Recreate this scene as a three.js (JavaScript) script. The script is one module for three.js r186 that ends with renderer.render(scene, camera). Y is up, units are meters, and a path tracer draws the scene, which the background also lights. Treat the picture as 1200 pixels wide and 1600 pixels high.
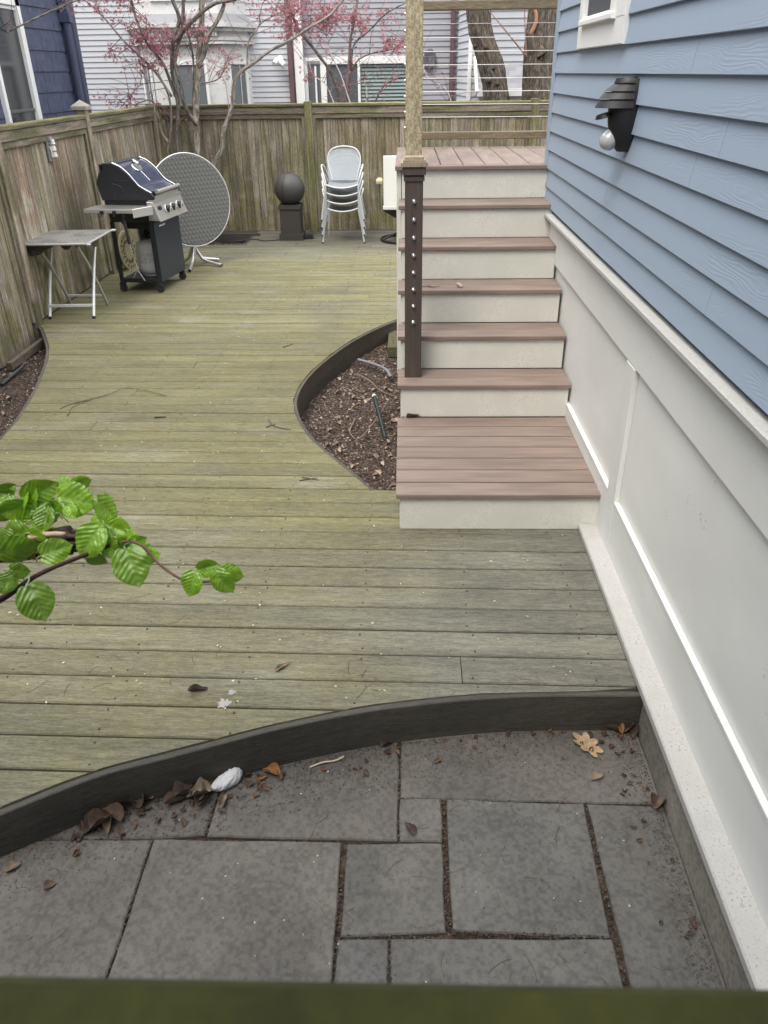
import * as THREE from 'three';
import { mergeGeometries } from 'three/addons/utils/BufferGeometryUtils.js';

// ---------------------------------------------------------------- camera, sky, sun, exposure
const scene = new THREE.Scene();
const RAD = Math.PI / 180;
const camera = new THREE.PerspectiveCamera(67.38, 0.75, 0.05, 200);
camera.position.set(0, 1.82, 0);
camera.rotation.set(-29.8 * RAD, 1.76 * RAD, -0.8 * RAD, 'YXZ');
camera.focus = 4.2; camera.userData.fStop = 9;
const renderer = new THREE.WebGLRenderer({ antialias: true });
renderer.setSize(768, 1024);
renderer.toneMapping = THREE.LinearToneMapping;
renderer.toneMappingExposure = 2.4;
renderer.shadowMap.enabled = true;
{ // overcast sky: brighter towards the zenith, faint uneven cloud
  const W = 256, H = 128, d = new Float32Array(W * H * 4);
  for (let j = 0; j < H; j++) for (let i = 0; i < W; i++) {
    const el = ((j + .5) / H - .5) * Math.PI, az = i / W * Math.PI * 2, s = Math.max(0, Math.sin(el));
    const cl = 1 + .07 * Math.sin(az * 2 + 1.3 + el * 3) * Math.cos(el) + .05 * Math.sin(az * 5 + el * 7) * Math.cos(el);
    const L = 1.34 * (.62 + .62 * s) * cl, k = (j * W + i) * 4;
    d[k] = L * .995; d[k + 1] = L; d[k + 2] = L * 1.02; d[k + 3] = 1;
  }
  const t = new THREE.DataTexture(d, W, H, THREE.RGBAFormat, THREE.FloatType);
  t.mapping = THREE.EquirectangularReflectionMapping; t.magFilter = t.minFilter = THREE.LinearFilter; t.needsUpdate = true;
  scene.background = t; scene.environment = t;
}
const sun = new THREE.DirectionalLight(0xfff4e6, 1.0);
sun.position.set(-5, 16, 4); sun.target.position.set(0, 0, -5); sun.castShadow = true; sun.shadow.radius = 45;
Object.assign(sun.shadow.camera, { left: -14, right: 14, top: 14, bottom: -14, near: .5, far: 50 });
sun.shadow.mapSize.set(2048, 2048);
scene.add(sun, sun.target);

// ---------------------------------------------------------------- helpers
let seedState = 12345;
const rnd = () => { seedState |= 0; seedState = seedState + 0x6D2B79F5 | 0; let t = Math.imul(seedState ^ seedState >>> 15, 1 | seedState); t = t + Math.imul(t ^ t >>> 7, 61 | t) ^ t; return ((t ^ t >>> 14) >>> 0) / 4294967296; };
const rr = (a, b) => a + (b - a) * rnd();
const clamp = (v, a = 0, b = 1) => v < a ? a : v > b ? b : v;
const sstep = (a, b, x) => { const t = clamp((x - a) / (b - a)); return t * t * (3 - 2 * t); };
const mix = (a, b, t) => a + (b - a) * t;
const mix3 = (a, b, t) => [mix(a[0], b[0], t), mix(a[1], b[1], t), mix(a[2], b[2], t)];
const mul3 = (a, k) => [a[0] * k, a[1] * k, a[2] * k];
const hash = (x, y, s) => { let h = Math.imul(x, 374761393) + Math.imul(y, 668265263) + Math.imul(s, 974634517) | 0; h = Math.imul(h ^ h >>> 13, 1274126177); return ((h ^ h >>> 16) >>> 0) / 4294967296; };
function vn(x, y, px = 1 << 20, py = 1 << 20, s = 0) {           // periodic value noise
  const xi = Math.floor(x), yi = Math.floor(y); let fx = x - xi, fy = y - yi; fx = fx * fx * (3 - 2 * fx); fy = fy * fy * (3 - 2 * fy);
  const x0 = ((xi % px) + px) % px, x1 = (x0 + 1) % px, y0 = ((yi % py) + py) % py, y1 = (y0 + 1) % py;
  const a = hash(x0, y0, s), b = hash(x1, y0, s), c = hash(x0, y1, s), d = hash(x1, y1, s);
  return a + (b - a) * fx + (c - a + (a - b - c + d) * fx) * fy;
}
function fbm(x, y, px, py, o = 4, s = 0) { let v = 0, a = .5, n = 0; for (let i = 0; i < o; i++) { v += a * vn(x, y, px, py, s + i * 17); n += a; a *= .5; x *= 2; y *= 2; px *= 2; py *= 2; } return v / n; }
const F = (x, y, o = 4, s = 0) => fbm(x, y, 1 << 18, 1 << 18, o, s);
function tex(w, h, su, sv, fn, srgb = true) {                    // fn(s, t) in 0..1, returns grey or rgb 0..1
  const d = new Uint8Array(w * h * 4);
  for (let j = 0; j < h; j++) for (let i = 0; i < w; i++) {
    const v = fn((i + .5) / w, (j + .5) / h), k = (j * w + i) * 4;
    if (typeof v === 'number') d[k] = d[k + 1] = d[k + 2] = clamp(v) * 255; else { d[k] = clamp(v[0]) * 255; d[k + 1] = clamp(v[1]) * 255; d[k + 2] = clamp(v[2]) * 255; }
    d[k + 3] = 255;
  }
  const t = new THREE.DataTexture(d, w, h, THREE.RGBAFormat); t.wrapS = t.wrapT = THREE.RepeatWrapping;
  t.magFilter = THREE.LinearFilter; t.minFilter = THREE.LinearMipmapLinearFilter; t.generateMipmaps = true;
  if (srgb) t.colorSpace = THREE.SRGBColorSpace; t.repeat.set(1 / su, 1 / sv); t.needsUpdate = true; return t;
}
const used = {};
function numbered(n) { const k = used[n] = (used[n] ?? -1) + 1; return k ? `${n}_${String(k).padStart(3, '0')}` : n; }
function tag(o, label, category, group) { o.userData.label = label; o.userData.category = category; if (group) o.userData.group = group; return o; }
function thing(name, label, category, pos = [0, 0, 0], turn = 0, group) {
  const o = new THREE.Group(); o.name = numbered(name); o.position.set(...pos); o.rotation.y = turn; scene.add(o); return tag(o, label, category, group);
}
function struct(name) { const o = new THREE.Group(); o.name = numbered(name); o.userData.kind = 'structure'; scene.add(o); return o; }
const counters = new Map();
function mk(parent, name, geo, m) {
  if (Array.isArray(geo)) geo = geo.length > 1 ? join(geo) : geo[0];
  const o = new THREE.Mesh(geo, m); o.castShadow = o.receiveShadow = true;
  if (parent === scene) o.name = numbered(name);
  else { let c = counters.get(parent); if (!c) counters.set(parent, c = {}); const k = c[name] = (c[name] ?? -1) + 1; o.name = k ? `${name}_${String(k).padStart(3, '0')}` : name; }
  parent.add(o); return o;
}
function join(list) {
  const hasCol = list.some(g => g.attributes.color);
  return mergeGeometries(list.map(g => {
    if (g.index) g = g.toNonIndexed();
    for (const k of Object.keys(g.attributes)) if (!['position', 'normal', 'uv', 'color'].includes(k)) g.deleteAttribute(k);
    if (!g.attributes.uv) g.setAttribute('uv', new THREE.BufferAttribute(new Float32Array(g.attributes.position.count * 2), 2));
    if (hasCol && !g.attributes.color) g.setAttribute('color', new THREE.BufferAttribute(new Float32Array(g.attributes.position.count * 3).fill(1), 3));
    return g;
  }));
}
function copyOf(o, label) { const c = o.clone(); c.name = numbered(o.name.replace(/_\d+$/, '')); c.userData = { ...o.userData }; if (label) c.userData.label = label; scene.add(c); return c; }
// raw triangles -> geometry
class Tri {
  constructor() { this.p = []; this.u = []; this.c = []; }
  v(p, u, c) { this.p.push(p[0], p[1], p[2]); this.u.push(u[0], u[1]); if (c) this.c.push(c[0], c[1], c[2]); }
  tri(a, b, c) { this.v(...a); this.v(...b); this.v(...c); }
  quad(a, b, c, d) { this.tri(a, b, c); this.tri(a, c, d); }
  geo(smooth) {
    const g = new THREE.BufferGeometry();
    g.setAttribute('position', new THREE.Float32BufferAttribute(this.p, 3)); g.setAttribute('uv', new THREE.Float32BufferAttribute(this.u, 2));
    if (this.c.length) g.setAttribute('color', new THREE.Float32BufferAttribute(this.c, 3));
    g.computeVertexNormals(); return g;
  }
}
// a plank along x (length L), z across (W), y thick (T): chamfered edges, metre uv, optional vertex colours
function plank(L, W, T, o = {}) {
  const c = Math.min(o.c ?? .003, T * .45, W * .45), nz = o.nz || 1, nx = o.nx || 1, w = W / 2, t = T / 2, prof = [];
  for (let i = 0; i <= nz; i++) prof.push([-w + c + (W - 2 * c) * i / nz, t]);
  prof.push([w, t - c], [w, -t + c], [w - c, -t]);
  for (let i = nz - 1; i >= 0; i--) prof.push([-w + c + (W - 2 * c) * i / nz, -t]);
  prof.push([-w, -t + c], [-w, t - c]);
  const n = prof.length, per = [0]; for (let i = 0; i < n; i++) { const a = prof[i], b = prof[(i + 1) % n]; per.push(per[i] + Math.hypot(a[0] - b[0], a[1] - b[1])); }
  const ou = o.u ?? rnd() * 7, ov = o.v ?? rnd() * 7, e0 = o.e0 || (() => -L / 2), e1 = o.e1 || (() => L / 2), B = new Tri();
  const P = (i, k) => { const [z, y] = prof[k % n]; let x = mix(e0(z), e1(z), i / nx); if (c && !o.e0 && y * 1 !== 0) { } return [[x, y, z], [x + ou, per[k] + ov], o.col ? o.col(x, z, y) : null]; };
  const rows = []; for (let i = 0; i <= nx; i++) { const r = []; for (let k = 0; k <= n; k++) r.push(P(i, k)); rows.push(r); }
  for (let i = 0; i < nx; i++) for (let k = 0; k < n; k++) B.quad(rows[i][k], rows[i][k + 1], rows[i + 1][k + 1], rows[i + 1][k]);
  for (const [i, s] of [[0, 0], [nx, 1]]) {
    const r = rows[i], half = nz;                                  // caps: strips between top and bottom points
    const cap = []; for (let k = 0; k < n; k++) { const q = r[k]; cap.push([q[0], [q[0][2] + ou, q[0][1] + ov], q[2]]); }
    const top = cap.slice(0, nz + 1), bot = cap.slice(nz + 3, 2 * nz + 4).reverse(), L1 = cap[nz + 1], L2 = cap[nz + 2], R1 = cap[n - 2], R2 = cap[n - 1];
    const put = (a, b, c2) => s ? B.tri(a, b, c2) : B.tri(a, c2, b);
    for (let k = 0; k < nz; k++) { put(top[k], top[k + 1], bot[k + 1]); put(top[k], bot[k + 1], bot[k]); }
    put(top[nz], L1, L2); put(top[nz], L2, bot[nz]); put(top[0], bot[0], R1); put(top[0], R1, R2);
  }
  return B.geo();
}
// chamfered box, grain along its longest (or given) axis
function box(w, h, d, x = 0, y = 0, z = 0, o = {}) {
  const ax = o.ax || (w >= h && w >= d ? 'x' : h >= d ? 'y' : 'z'); let g;
  if (ax === 'x') g = plank(w, d, h, o); else if (ax === 'y') g = plank(h, d, w, o).rotateZ(Math.PI / 2); else g = plank(d, w, h, o).rotateY(Math.PI / 2);
  return g.translate(x, y, z);
}
function cyl(r0, r1, h, x = 0, y = 0, z = 0, seg = 20) { return new THREE.CylinderGeometry(r1, r0, h, seg).translate(x, y, z); }
function bar(a, b, r, seg = 8, r2 = r) {                          // round bar between two points
  const A = new THREE.Vector3(...a), B = new THREE.Vector3(...b), d = B.clone().sub(A), g = new THREE.CylinderGeometry(r2, r, d.length(), seg);
  g.translate(0, d.length() / 2, 0); g.applyQuaternion(new THREE.Quaternion().setFromUnitVectors(new THREE.Vector3(0, 1, 0), d.normalize())); return g.translate(...a);
}
function flat(a, b, w, t, o = {}) {                               // flat bar between two points, w across, t thick
  const A = new THREE.Vector3(...a), B = new THREE.Vector3(...b), d = B.clone().sub(A), L = d.length(), g = plank(L, w, t, o);
  g.applyQuaternion(new THREE.Quaternion().setFromUnitVectors(new THREE.Vector3(1, 0, 0), d.normalize())); return g.translate((a[0] + b[0]) / 2, (a[1] + b[1]) / 2, (a[2] + b[2]) / 2);
}
function tube(pts, r, seg = 48, rad = 8, closed = false) { return new THREE.TubeGeometry(new THREE.CatmullRomCurve3(pts.map(p => new THREE.Vector3(...p)), closed, 'catmullrom', .5), seg, r, rad, closed); }
// tapered, slightly knobbly limb along points
function limb(pts, r0, r1, o = {}) {
  const cv = new THREE.CatmullRomCurve3(pts.map(p => new THREE.Vector3(...p))), L = cv.getLength(), n = o.n || Math.max(4, Math.ceil(L / (o.step || .08))), seg = o.seg || 8, k = o.knob ?? .1, sd = Math.floor(rnd() * 1e4);
  const fr = cv.computeFrenetFrames(n), P = [], U = [], I = [];
  for (let i = 0; i <= n; i++) {
    const t = i / n, c = cv.getPointAt(t), N = fr.normals[i], Bn = fr.binormals[i], r = mix(r0, r1, Math.pow(t, o.pow || 1)) * (o.flare ? 1 + o.flare * Math.pow(1 - t, 6) : 1);
    for (let j = 0; j <= seg; j++) {
      const a = j / seg * Math.PI * 2, rr2 = r * (1 + k * (F(Math.cos(a) * 1.3 + 9, t * L * (o.kf || 9) + Math.sin(a) * 1.3, 2, sd) - .5) * 2);
      P.push(c.x + (N.x * Math.cos(a) + Bn.x * Math.sin(a)) * rr2, c.y + (N.y * Math.cos(a) + Bn.y * Math.sin(a)) * rr2, c.z + (N.z * Math.cos(a) + Bn.z * Math.sin(a)) * rr2);
      U.push(t * L, j / seg * Math.max(.05, Math.round(r0 * 6.28 / (o.uvp || .05)) * (o.uvp || .05)));
    }
  }
  for (let i = 0; i < n; i++) for (let j = 0; j < seg; j++) { const a = i * (seg + 1) + j, b = a + seg + 1; I.push(a, b, a + 1, b, b + 1, a + 1); }
  for (const [i, t] of [[0, 0], [n, 1]]) { const c = cv.getPointAt(t), q = P.length / 3; P.push(c.x, c.y, c.z); U.push(t * L, .1); for (let j = 0; j < seg; j++) { const a = i * (seg + 1) + j; if (t) I.push(a, q, a + 1); else I.push(a, a + 1, q); } }
  const g = new THREE.BufferGeometry(); g.setAttribute('position', new THREE.Float32BufferAttribute(P, 3)); g.setAttribute('uv', new THREE.Float32BufferAttribute(U, 2)); g.setIndex(I); g.computeVertexNormals();
  const nn = g.attributes.normal, q = g.attributes.position, c0 = cv.getPointAt(.5), i0 = Math.floor(n / 2) * (seg + 1);           // faces outward?
  if ((q.getX(i0) - c0.x) * nn.getX(i0) + (q.getY(i0) - c0.y) * nn.getY(i0) + (q.getZ(i0) - c0.z) * nn.getZ(i0) < 0) { for (let i = 0; i < I.length; i += 3) { const t = I[i]; I[i] = I[i + 1]; I[i + 1] = t; } g.setIndex(I); g.computeVertexNormals(); }
  return g;
}
// upright ribbon board following a plan curve: [x,z] points, from y0 to y1, th thick towards side s
function ribbon(pts, y0, y1, th, s, n = 60) {
  const cv = new THREE.CatmullRomCurve3(pts.map(p => new THREE.Vector3(p[0], 0, p[1]))), B = new Tri(), c = .003, prof = [[0, y0], [0, y1 - c], [c, y1], [th - c, y1], [th, y1 - c], [th, y0]], L = cv.getLength(), rows = [];
  for (let i = 0; i <= n; i++) {
    const p = cv.getPointAt(i / n), t = cv.getTangentAt(i / n), nx = -t.z * s, nz = t.x * s; let per = 0;
    rows.push(prof.map((q, k) => { if (k) per += Math.hypot(q[0] - prof[k - 1][0], q[1] - prof[k - 1][1]); return [[p.x + nx * q[0], q[1], p.z + nz * q[0]], [i / n * L, per + .3]]; }));
  }
  for (let i = 0; i < n; i++) for (let k = 0; k < prof.length; k++) { const k2 = (k + 1) % prof.length; if (s > 0) B.quad(rows[i][k], rows[i + 1][k], rows[i + 1][k2], rows[i][k2]); else B.quad(rows[i][k], rows[i][k2], rows[i + 1][k2], rows[i + 1][k]); }
  return B.geo();
}
function lathe(prof, seg = 32, a0 = 0, a1 = Math.PI * 2) { return new THREE.LatheGeometry(prof.map(p => new THREE.Vector2(...p)), seg, a0, a1); }
function poly(pts, depth, o = {}) {                               // [x,y] outline extruded along +z
  const s = new THREE.Shape(pts.map(p => new THREE.Vector2(...p)));
  return new THREE.ExtrudeGeometry(s, { depth, bevelEnabled: !!o.b, bevelSize: o.b || 0, bevelThickness: o.b || 0, bevelOffset: -(o.b || 0) + (o.grow || 0), bevelSegments: 1, curveSegments: 8 });
}
function instances(parent, name, geo, m, list, kind = 'stuff') {   // list of {p,r,s,c}
  const o = new THREE.InstancedMesh(geo, m, list.length), e = new THREE.Object3D(); o.castShadow = o.receiveShadow = true;
  list.forEach((q, i) => { e.position.set(...q.p); e.rotation.set(...(q.r || [0, 0, 0])); const s = q.s ?? 1; Array.isArray(s) ? e.scale.set(...s) : e.scale.setScalar(s); e.updateMatrix(); o.setMatrixAt(i, e.matrix); if (q.c) o.setColorAt(i, new THREE.Color().setRGB(...q.c)); });
  o.name = parent === scene ? numbered(name) : name; o.userData.kind = kind; parent.add(o); return o;
}
function interp(pts, v, key = 1, out = 0) {                        // piecewise linear lookup pts sorted ascending in key
  if (v <= pts[0][key]) return pts[0][out]; for (let i = 1; i < pts.length; i++) if (v <= pts[i][key]) { const a = pts[i - 1], b = pts[i]; return mix(a[out], b[out], (v - a[key]) / (b[key] - a[key])); }
  return pts[pts.length - 1][out];
}

// ---------------------------------------------------------------- materials (maps hold grain around a mid grey, colours hold the real base colour)
const woodFn = (con, fine, cracks) => (s, t) => {
  const w = fbm(s * 3, t * 5, 3, 5, 3, 3) * .05, tt = t + w;
  let g = .5 + con * (fbm(s * 5, tt * 40, 5, 40, 3, 11) - .5) + fine * (fbm(s * 60, t * 200, 60, 200, 2, 23) - .5) + fine * .8 * (fbm(s * 260, t * 260, 260, 260, 2, 53) - .5) + .14 * (fbm(s * 4, t * 6, 4, 6, 4, 31) - .5);
  const cr = vn(s * 7, tt * 120, 7, 120, 41) * vn(s * 40, t * 9, 40, 9, 43); if (cr > 1 - cracks) g -= (cr - 1 + cracks) * 2.2;
  return g;
};
const TX = {};
TX.wood = tex(2048, 1024, 2, .7, woodFn(.10, .17, .1));
TX.fence = tex(1024, 1024, 1.5, .8, woodFn(.32, .2, .24));
TX.smooth = tex(512, 512, 1.6, .5, (s, t) => .55 + .13 * (fbm(s * 6, t * 120, 6, 120, 3, 5) - .5) + .16 * (fbm(s * 7, t * 9, 7, 9, 4, 8) - .5));
TX.mildew = tex(1024, 1024, .8, .8, (s, t) => { const a = fbm(s * 110, t * 110, 110, 110, 3, 2), b = fbm(s * 9, t * 9, 9, 9, 4, 9), d = Math.max(0, a - .5) * Math.max(0, b - .3) * .6; return [.80 - d * .7, .80 - d * .72, .785 - d * .85].map(v => v + .06 * (b - .5)); });
TX.speck = tex(1024, 1024, .5, .5, (s, t) => { const a = fbm(s * 120, t * 120, 120, 120, 2, 2), b = fbm(s * 9, t * 9, 9, 9, 4, 9); const d = a > .66 ? (a - .66) * 1.3 * b : 0; return .82 + .05 * (b - .5) - d; });
TX.lichen = tex(512, 512, .35, .35, (s, t) => { const a = fbm(s * 40, t * 60, 40, 60, 3, 4), b = fbm(s * 12, t * 30, 12, 30, 4, 14); const k = sstep(.3, .66, a * .65 + b * .35); return mix3([.55, .51, .42], [.71, .67, .57], k).map(v => v + .08 * (b - .5)); });
TX.stone = tex(1024, 1024, 1, 1, (s, t) => { const b = fbm(s * 4, t * 4, 4, 4, 6, 3), f = fbm(s * 90, t * 90, 90, 90, 3, 6), m = fbm(s * 14, t * 14, 14, 14, 4, 26); const d = f > .7 ? (f - .7) * .8 : 0; const v = .5 + .2 * (b - .5) + .06 * (m - .5) + .2 * (f - .5) - d * .6; return [v * 1.0, v * .985, v * .955]; });
TX.stoneB = tex(512, 512, 1, 1, (s, t) => .5 * fbm(s * 10, t * 10, 10, 10, 5, 3) + .5 * fbm(s * 70, t * 70, 70, 70, 3, 6), false);
TX.dirt = tex(512, 512, .5, .5, (s, t) => { const a = fbm(s * 40, t * 40, 40, 40, 4, 3), b = fbm(s * 9, t * 14, 9, 14, 3, 5); const v = .25 + .55 * a * (.6 + .8 * b); return [v, v * .84, v * .72]; });
TX.emboss = tex(1024, 512, 1.9, .42, (s, t) => { const w = fbm(s * 3, t * 4, 3, 4, 4, 3); const r = Math.sin((t * 34 + w * 20) * 6.283); const m = sstep(.42, .7, fbm(s * 3, t * 4, 3, 4, 3, 19)); return .5 + .34 * r * m + .22 * (fbm(s * 50, t * 160, 50, 160, 2, 7) - .5); }, false);
TX.bark = tex(512, 512, .8, .5, (s, t) => { const w = fbm(s * 5, t * 6, 5, 6, 3, 2) * .16; const a = fbm(s * 7, (t + w) * 26, 7, 26, 4, 4); const r = 1 - Math.abs(a - .5) * 4; return .6 - .22 * sstep(.3, 1, r) + .2 * (fbm(s * 30, t * 60, 30, 60, 3, 9) - .5) + .3 * (fbm(s * 4, t * 8, 4, 8, 4, 29) - .5); });
TX.dimple = tex(512, 512, .17, .17, (s, t) => { const gx = s * 4, gy = t * 4, row = Math.floor(gy), fx = (gx + (row % 2) * .5) % 1 - .5, fy = gy % 1 - .5, r = Math.hypot(fx, fy); return r < .46 ? .25 + .75 * r / .46 : .95; }, false);
TX.rust = tex(256, 256, .3, .3, (s, t) => { const a = fbm(s * 8, t * 8, 8, 8, 5, 3); return mix3([.28, .18, .12], [.52, .42, .34], a); });
TX.dry = tex(256, 256, .08, .08, (s, t) => .78 + .3 * (fbm(s * 6, t * 6, 6, 6, 5, 3) - .5));
TX.foil = tex(256, 256, .05, .05, (s, t) => fbm(s * 12, t * 12, 12, 12, 4, 3), false);
TX.moss = tex(512, 512, .4, .4, (s, t) => { const a = fbm(s * 10, t * 10, 10, 10, 5, 3), b = fbm(s * 60, t * 60, 60, 60, 3, 8); return mix3([.24, .25, .13], [.47, .48, .22], a * .7 + b * .3); });
TX.shingle = tex(512, 512, 1, .25, (s, t) => .62 + .3 * (fbm(s * 90, t * 4, 90, 4, 3, 3) - .5) + .12 * (fbm(s * 6, t * 6, 6, 6, 3, 5) - .5));

const rgb = (r, g, b) => new THREE.Color().setRGB(r, g, b);
function mat(c, o = {}) {
  const { map, bump, bs, rough, metal, vc, phys, ...rest } = o, K = phys ? THREE.MeshPhysicalMaterial : THREE.MeshStandardMaterial;
  return new K({ color: rgb(...c), map: map || null, bumpMap: bump || null, bumpScale: bs || 1, roughness: rough ?? .8, metalness: metal ?? 0, vertexColors: !!vc, ...rest });
}
const gain = 1 / .22;                                             // mean linear value of a mid grey map
const M = {
  deck: mat([gain, gain, gain], { map: TX.wood, bump: TX.wood, bs: .0025, rough: .82, vc: true }),
  fence: mat([gain, gain, gain], { map: TX.fence, bump: TX.fence, bs: .004, rough: .9, vc: true }),
  fascia: mat([.054 * gain, .05 * gain, .04 * gain], { map: TX.wood, bump: TX.wood, bs: .002, rough: .75 }),
  fasciaBed: mat([.075 * gain, .066 * gain, .052 * gain], { map: TX.wood, bump: TX.wood, bs: .002, rough: .8 }),
  tread: mat([.22 * 3.6, .166 * 3.6, .137 * 3.6], { map: TX.smooth, bump: TX.smooth, bs: .001, rough: .62 }),
  newel: mat([.072 * 3.6, .053 * 3.6, .044 * 3.6], { map: TX.smooth, bump: TX.smooth, bs: .001, rough: .55 }),
  capTan: mat([.33 * 3.6, .27 * 3.6, .19 * 3.6], { map: TX.smooth, rough: .7 }),
  riser: mat([1.06, 1.06, 1.0], { map: TX.mildew, rough: .65 }),
  trim: mat([.70, .69, .655], { map: TX.speck, rough: .55 }),
  panel: mat([.79, .80, .77], { map: tex(1024, 1024, 1.6, 1.6, (s, t) => { const f = vn(s * 260, t * 260, 260, 260, 7) * fbm(s * 12, t * 12, 12, 12, 3, 9); return .95 + .07 * (fbm(s * 5, t * 9, 5, 9, 5, 3) - .5) - (f > .66 ? (f - .66) * 1.8 : 0); }), rough: .5 }),
  lichen: mat([1.1, 1.08, 1.02], { map: TX.lichen, bump: TX.lichen, bs: .001, rough: .9 }),
  rail: mat([.19 * gain, .155 * gain, .1 * gain], { map: TX.wood, bump: TX.wood, bs: .002, rough: .85 }),
  steel: mat([.75, .74, .72], { rough: .28, metal: 1 }),
  cable: mat([.78, .78, .76], { rough: .4, metal: .6 }),
  stone: mat([.62, .62, .62], { map: TX.stone, bump: TX.stoneB, bs: .004, rough: .82 }),
  concrete: mat([.95, .92, .82], { map: TX.stone, bump: TX.stoneB, bs: .003, rough: .9 }),
  dirt: mat([.24, .225, .21], { map: TX.dirt, bump: TX.dirt, bs: .01, rough: 1 }),
  siding: mat([.292, .366, .458], { bump: TX.emboss, bs: .00045, rough: .55 }),
  sidingCorner: mat([.292, .368, .464], { rough: .55 }),
  white: mat([.8, .8, .78], { rough: .5 }),
  whiteOld: mat([.74, .74, .72], { map: tex(256, 256, 1, 1, (s, t) => .95 - .2 * Math.max(0, fbm(s * 9, t * 20, 9, 20, 5, 3) - .5)), rough: .6 }),
  darkGlass: mat([.03, .035, .04], { rough: .06, metal: 0 }),
  screen: mat([.06, .065, .075], { rough: .7 }),
  greyClap: mat([.47, .482, .51], { rough: .7, bump: TX.smooth, bs: .002 }),
  navy: mat([.062 * 3, .072 * 3, .125 * 3], { map: TX.shingle, bump: TX.shingle, bs: .002, rough: .65 }),
  navyTrim: mat([.055, .065, .112], { rough: .45 }),
  maroon: mat([.13, .075, .08], { rough: .5 }),
  black: mat([.018, .018, .02], { rough: .45 }),
  backing: mat([.06, .05, .038], { rough: .95 }),
  soil: mat([.1, .085, .07], { map: TX.dirt, rough: 1 }),
};

// ---------------------------------------------------------------- ground under everything
{
  const g = new THREE.PlaneGeometry(160, 160, 1, 1).rotateX(-Math.PI / 2).translate(0, -.42, -20), o = mk(scene, 'ground', g, M.soil); o.userData.kind = 'structure';
}
// ---------------------------------------------------------------- deck: plan curves [x, z]
const FRONT = [[-3.3, -.62], [-2.6, -.8], [-2.0, -1.02], [-1.5, -1.27], [-1.16, -1.465], [-1.011, -1.559], [-.9, -1.618], [-.755, -1.673], [-.626, -1.722], [-.426, -1.798], [-.24, -1.856], [-.067, -1.899], [.218, -1.945], [.422, -1.963], [.6, -1.968], [.803, -1.97]];
const BEDR = [[-.02, -6.5], [-.067, -6.462], [-.224, -6.237], [-.413, -5.893], [-.554, -5.533], [-.659, -5.168], [-.706, -4.88], [-.713, -4.633], [-.678, -4.418], [-.619, -4.219], [-.545, -4.034], [-.431, -3.829], [-.312, -3.64], [-.223, -3.493], [-.165, -3.397]];
const BEDL = [[-3.12, -6.36], [-3.03, -6.27], [-2.94, -6.1], [-2.777, -5.781], [-2.65, -5.456], [-2.51, -4.979], [-2.428, -4.634], [-2.366, -4.295], [-2.342, -4.013], [-2.36, -3.7], [-2.45, -3.4], [-2.7, -3.1], [-3.2, -2.9]];
const SH = .02;                                                    // the boards run very slightly askew
const leftLim = z => z < -9.78 ? -1.95 : z < -6.36 ? -3.12 : z < -2.9 ? interp(BEDL, z) : -3.3;
const rightLim = z => z < -6.5 ? 1.3 : z < -3.393 ? interp(BEDR, z) : z < -1.969 ? .7925 : interp([...FRONT].reverse(), z, 1, 0) - .006;
const deckMoss = [.152, .141, .067], deckGrey = [.137, .134, .104], deckDark = [.075, .073, .06], deckPale = [.205, .2, .15];
function deckColour(x, z, tone) {
  const n1 = F(x * .9 + 30, z * .9 + 9, 4, 5), n2 = F(x * 4, z * 9, 4, 6), n3 = F(x * 14, z * 40, 3, 7);
  // algae grows in the middle of the deck; bare grey boards by the house and at the back under the table and chairs
  let m = .95 - sstep(-.5, .6, x + (n1 - .5) * 1.1) * (z > -3.4 ? .95 : .2) - sstep(-8.6, -10.2, z + (n1 - .5) * 1.4) * .85;
  m -= sstep(-3.9, -2.6, z + (n1 - .5) * 1.6) * .38; m = clamp(m + (n2 - .5) * .9 + (n3 - .5) * .5);
  let c = mix3(deckGrey, deckMoss, m);
  const pale = sstep(.58, .8, F(x * 2.2 + 5, z * 5.5 + 3, 5, 8)) * .45 + sstep(.62, .8, n3) * .25; c = mix3(c, deckPale, pale);
  const dk = sstep(.6, .85, F(x * 1.6 + 50, z * 1.6 + 3, 4, 12)) * .4 + (z < -9.6 ? sstep(.35, .6, n1) * .5 : 0) + (x > .1 && z > -3.2 ? .25 * sstep(.3, .6, n2) : 0); c = mix3(c, deckDark, clamp(dk));
  return mul3(c, tone);
}
const deck = struct('deck');
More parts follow.
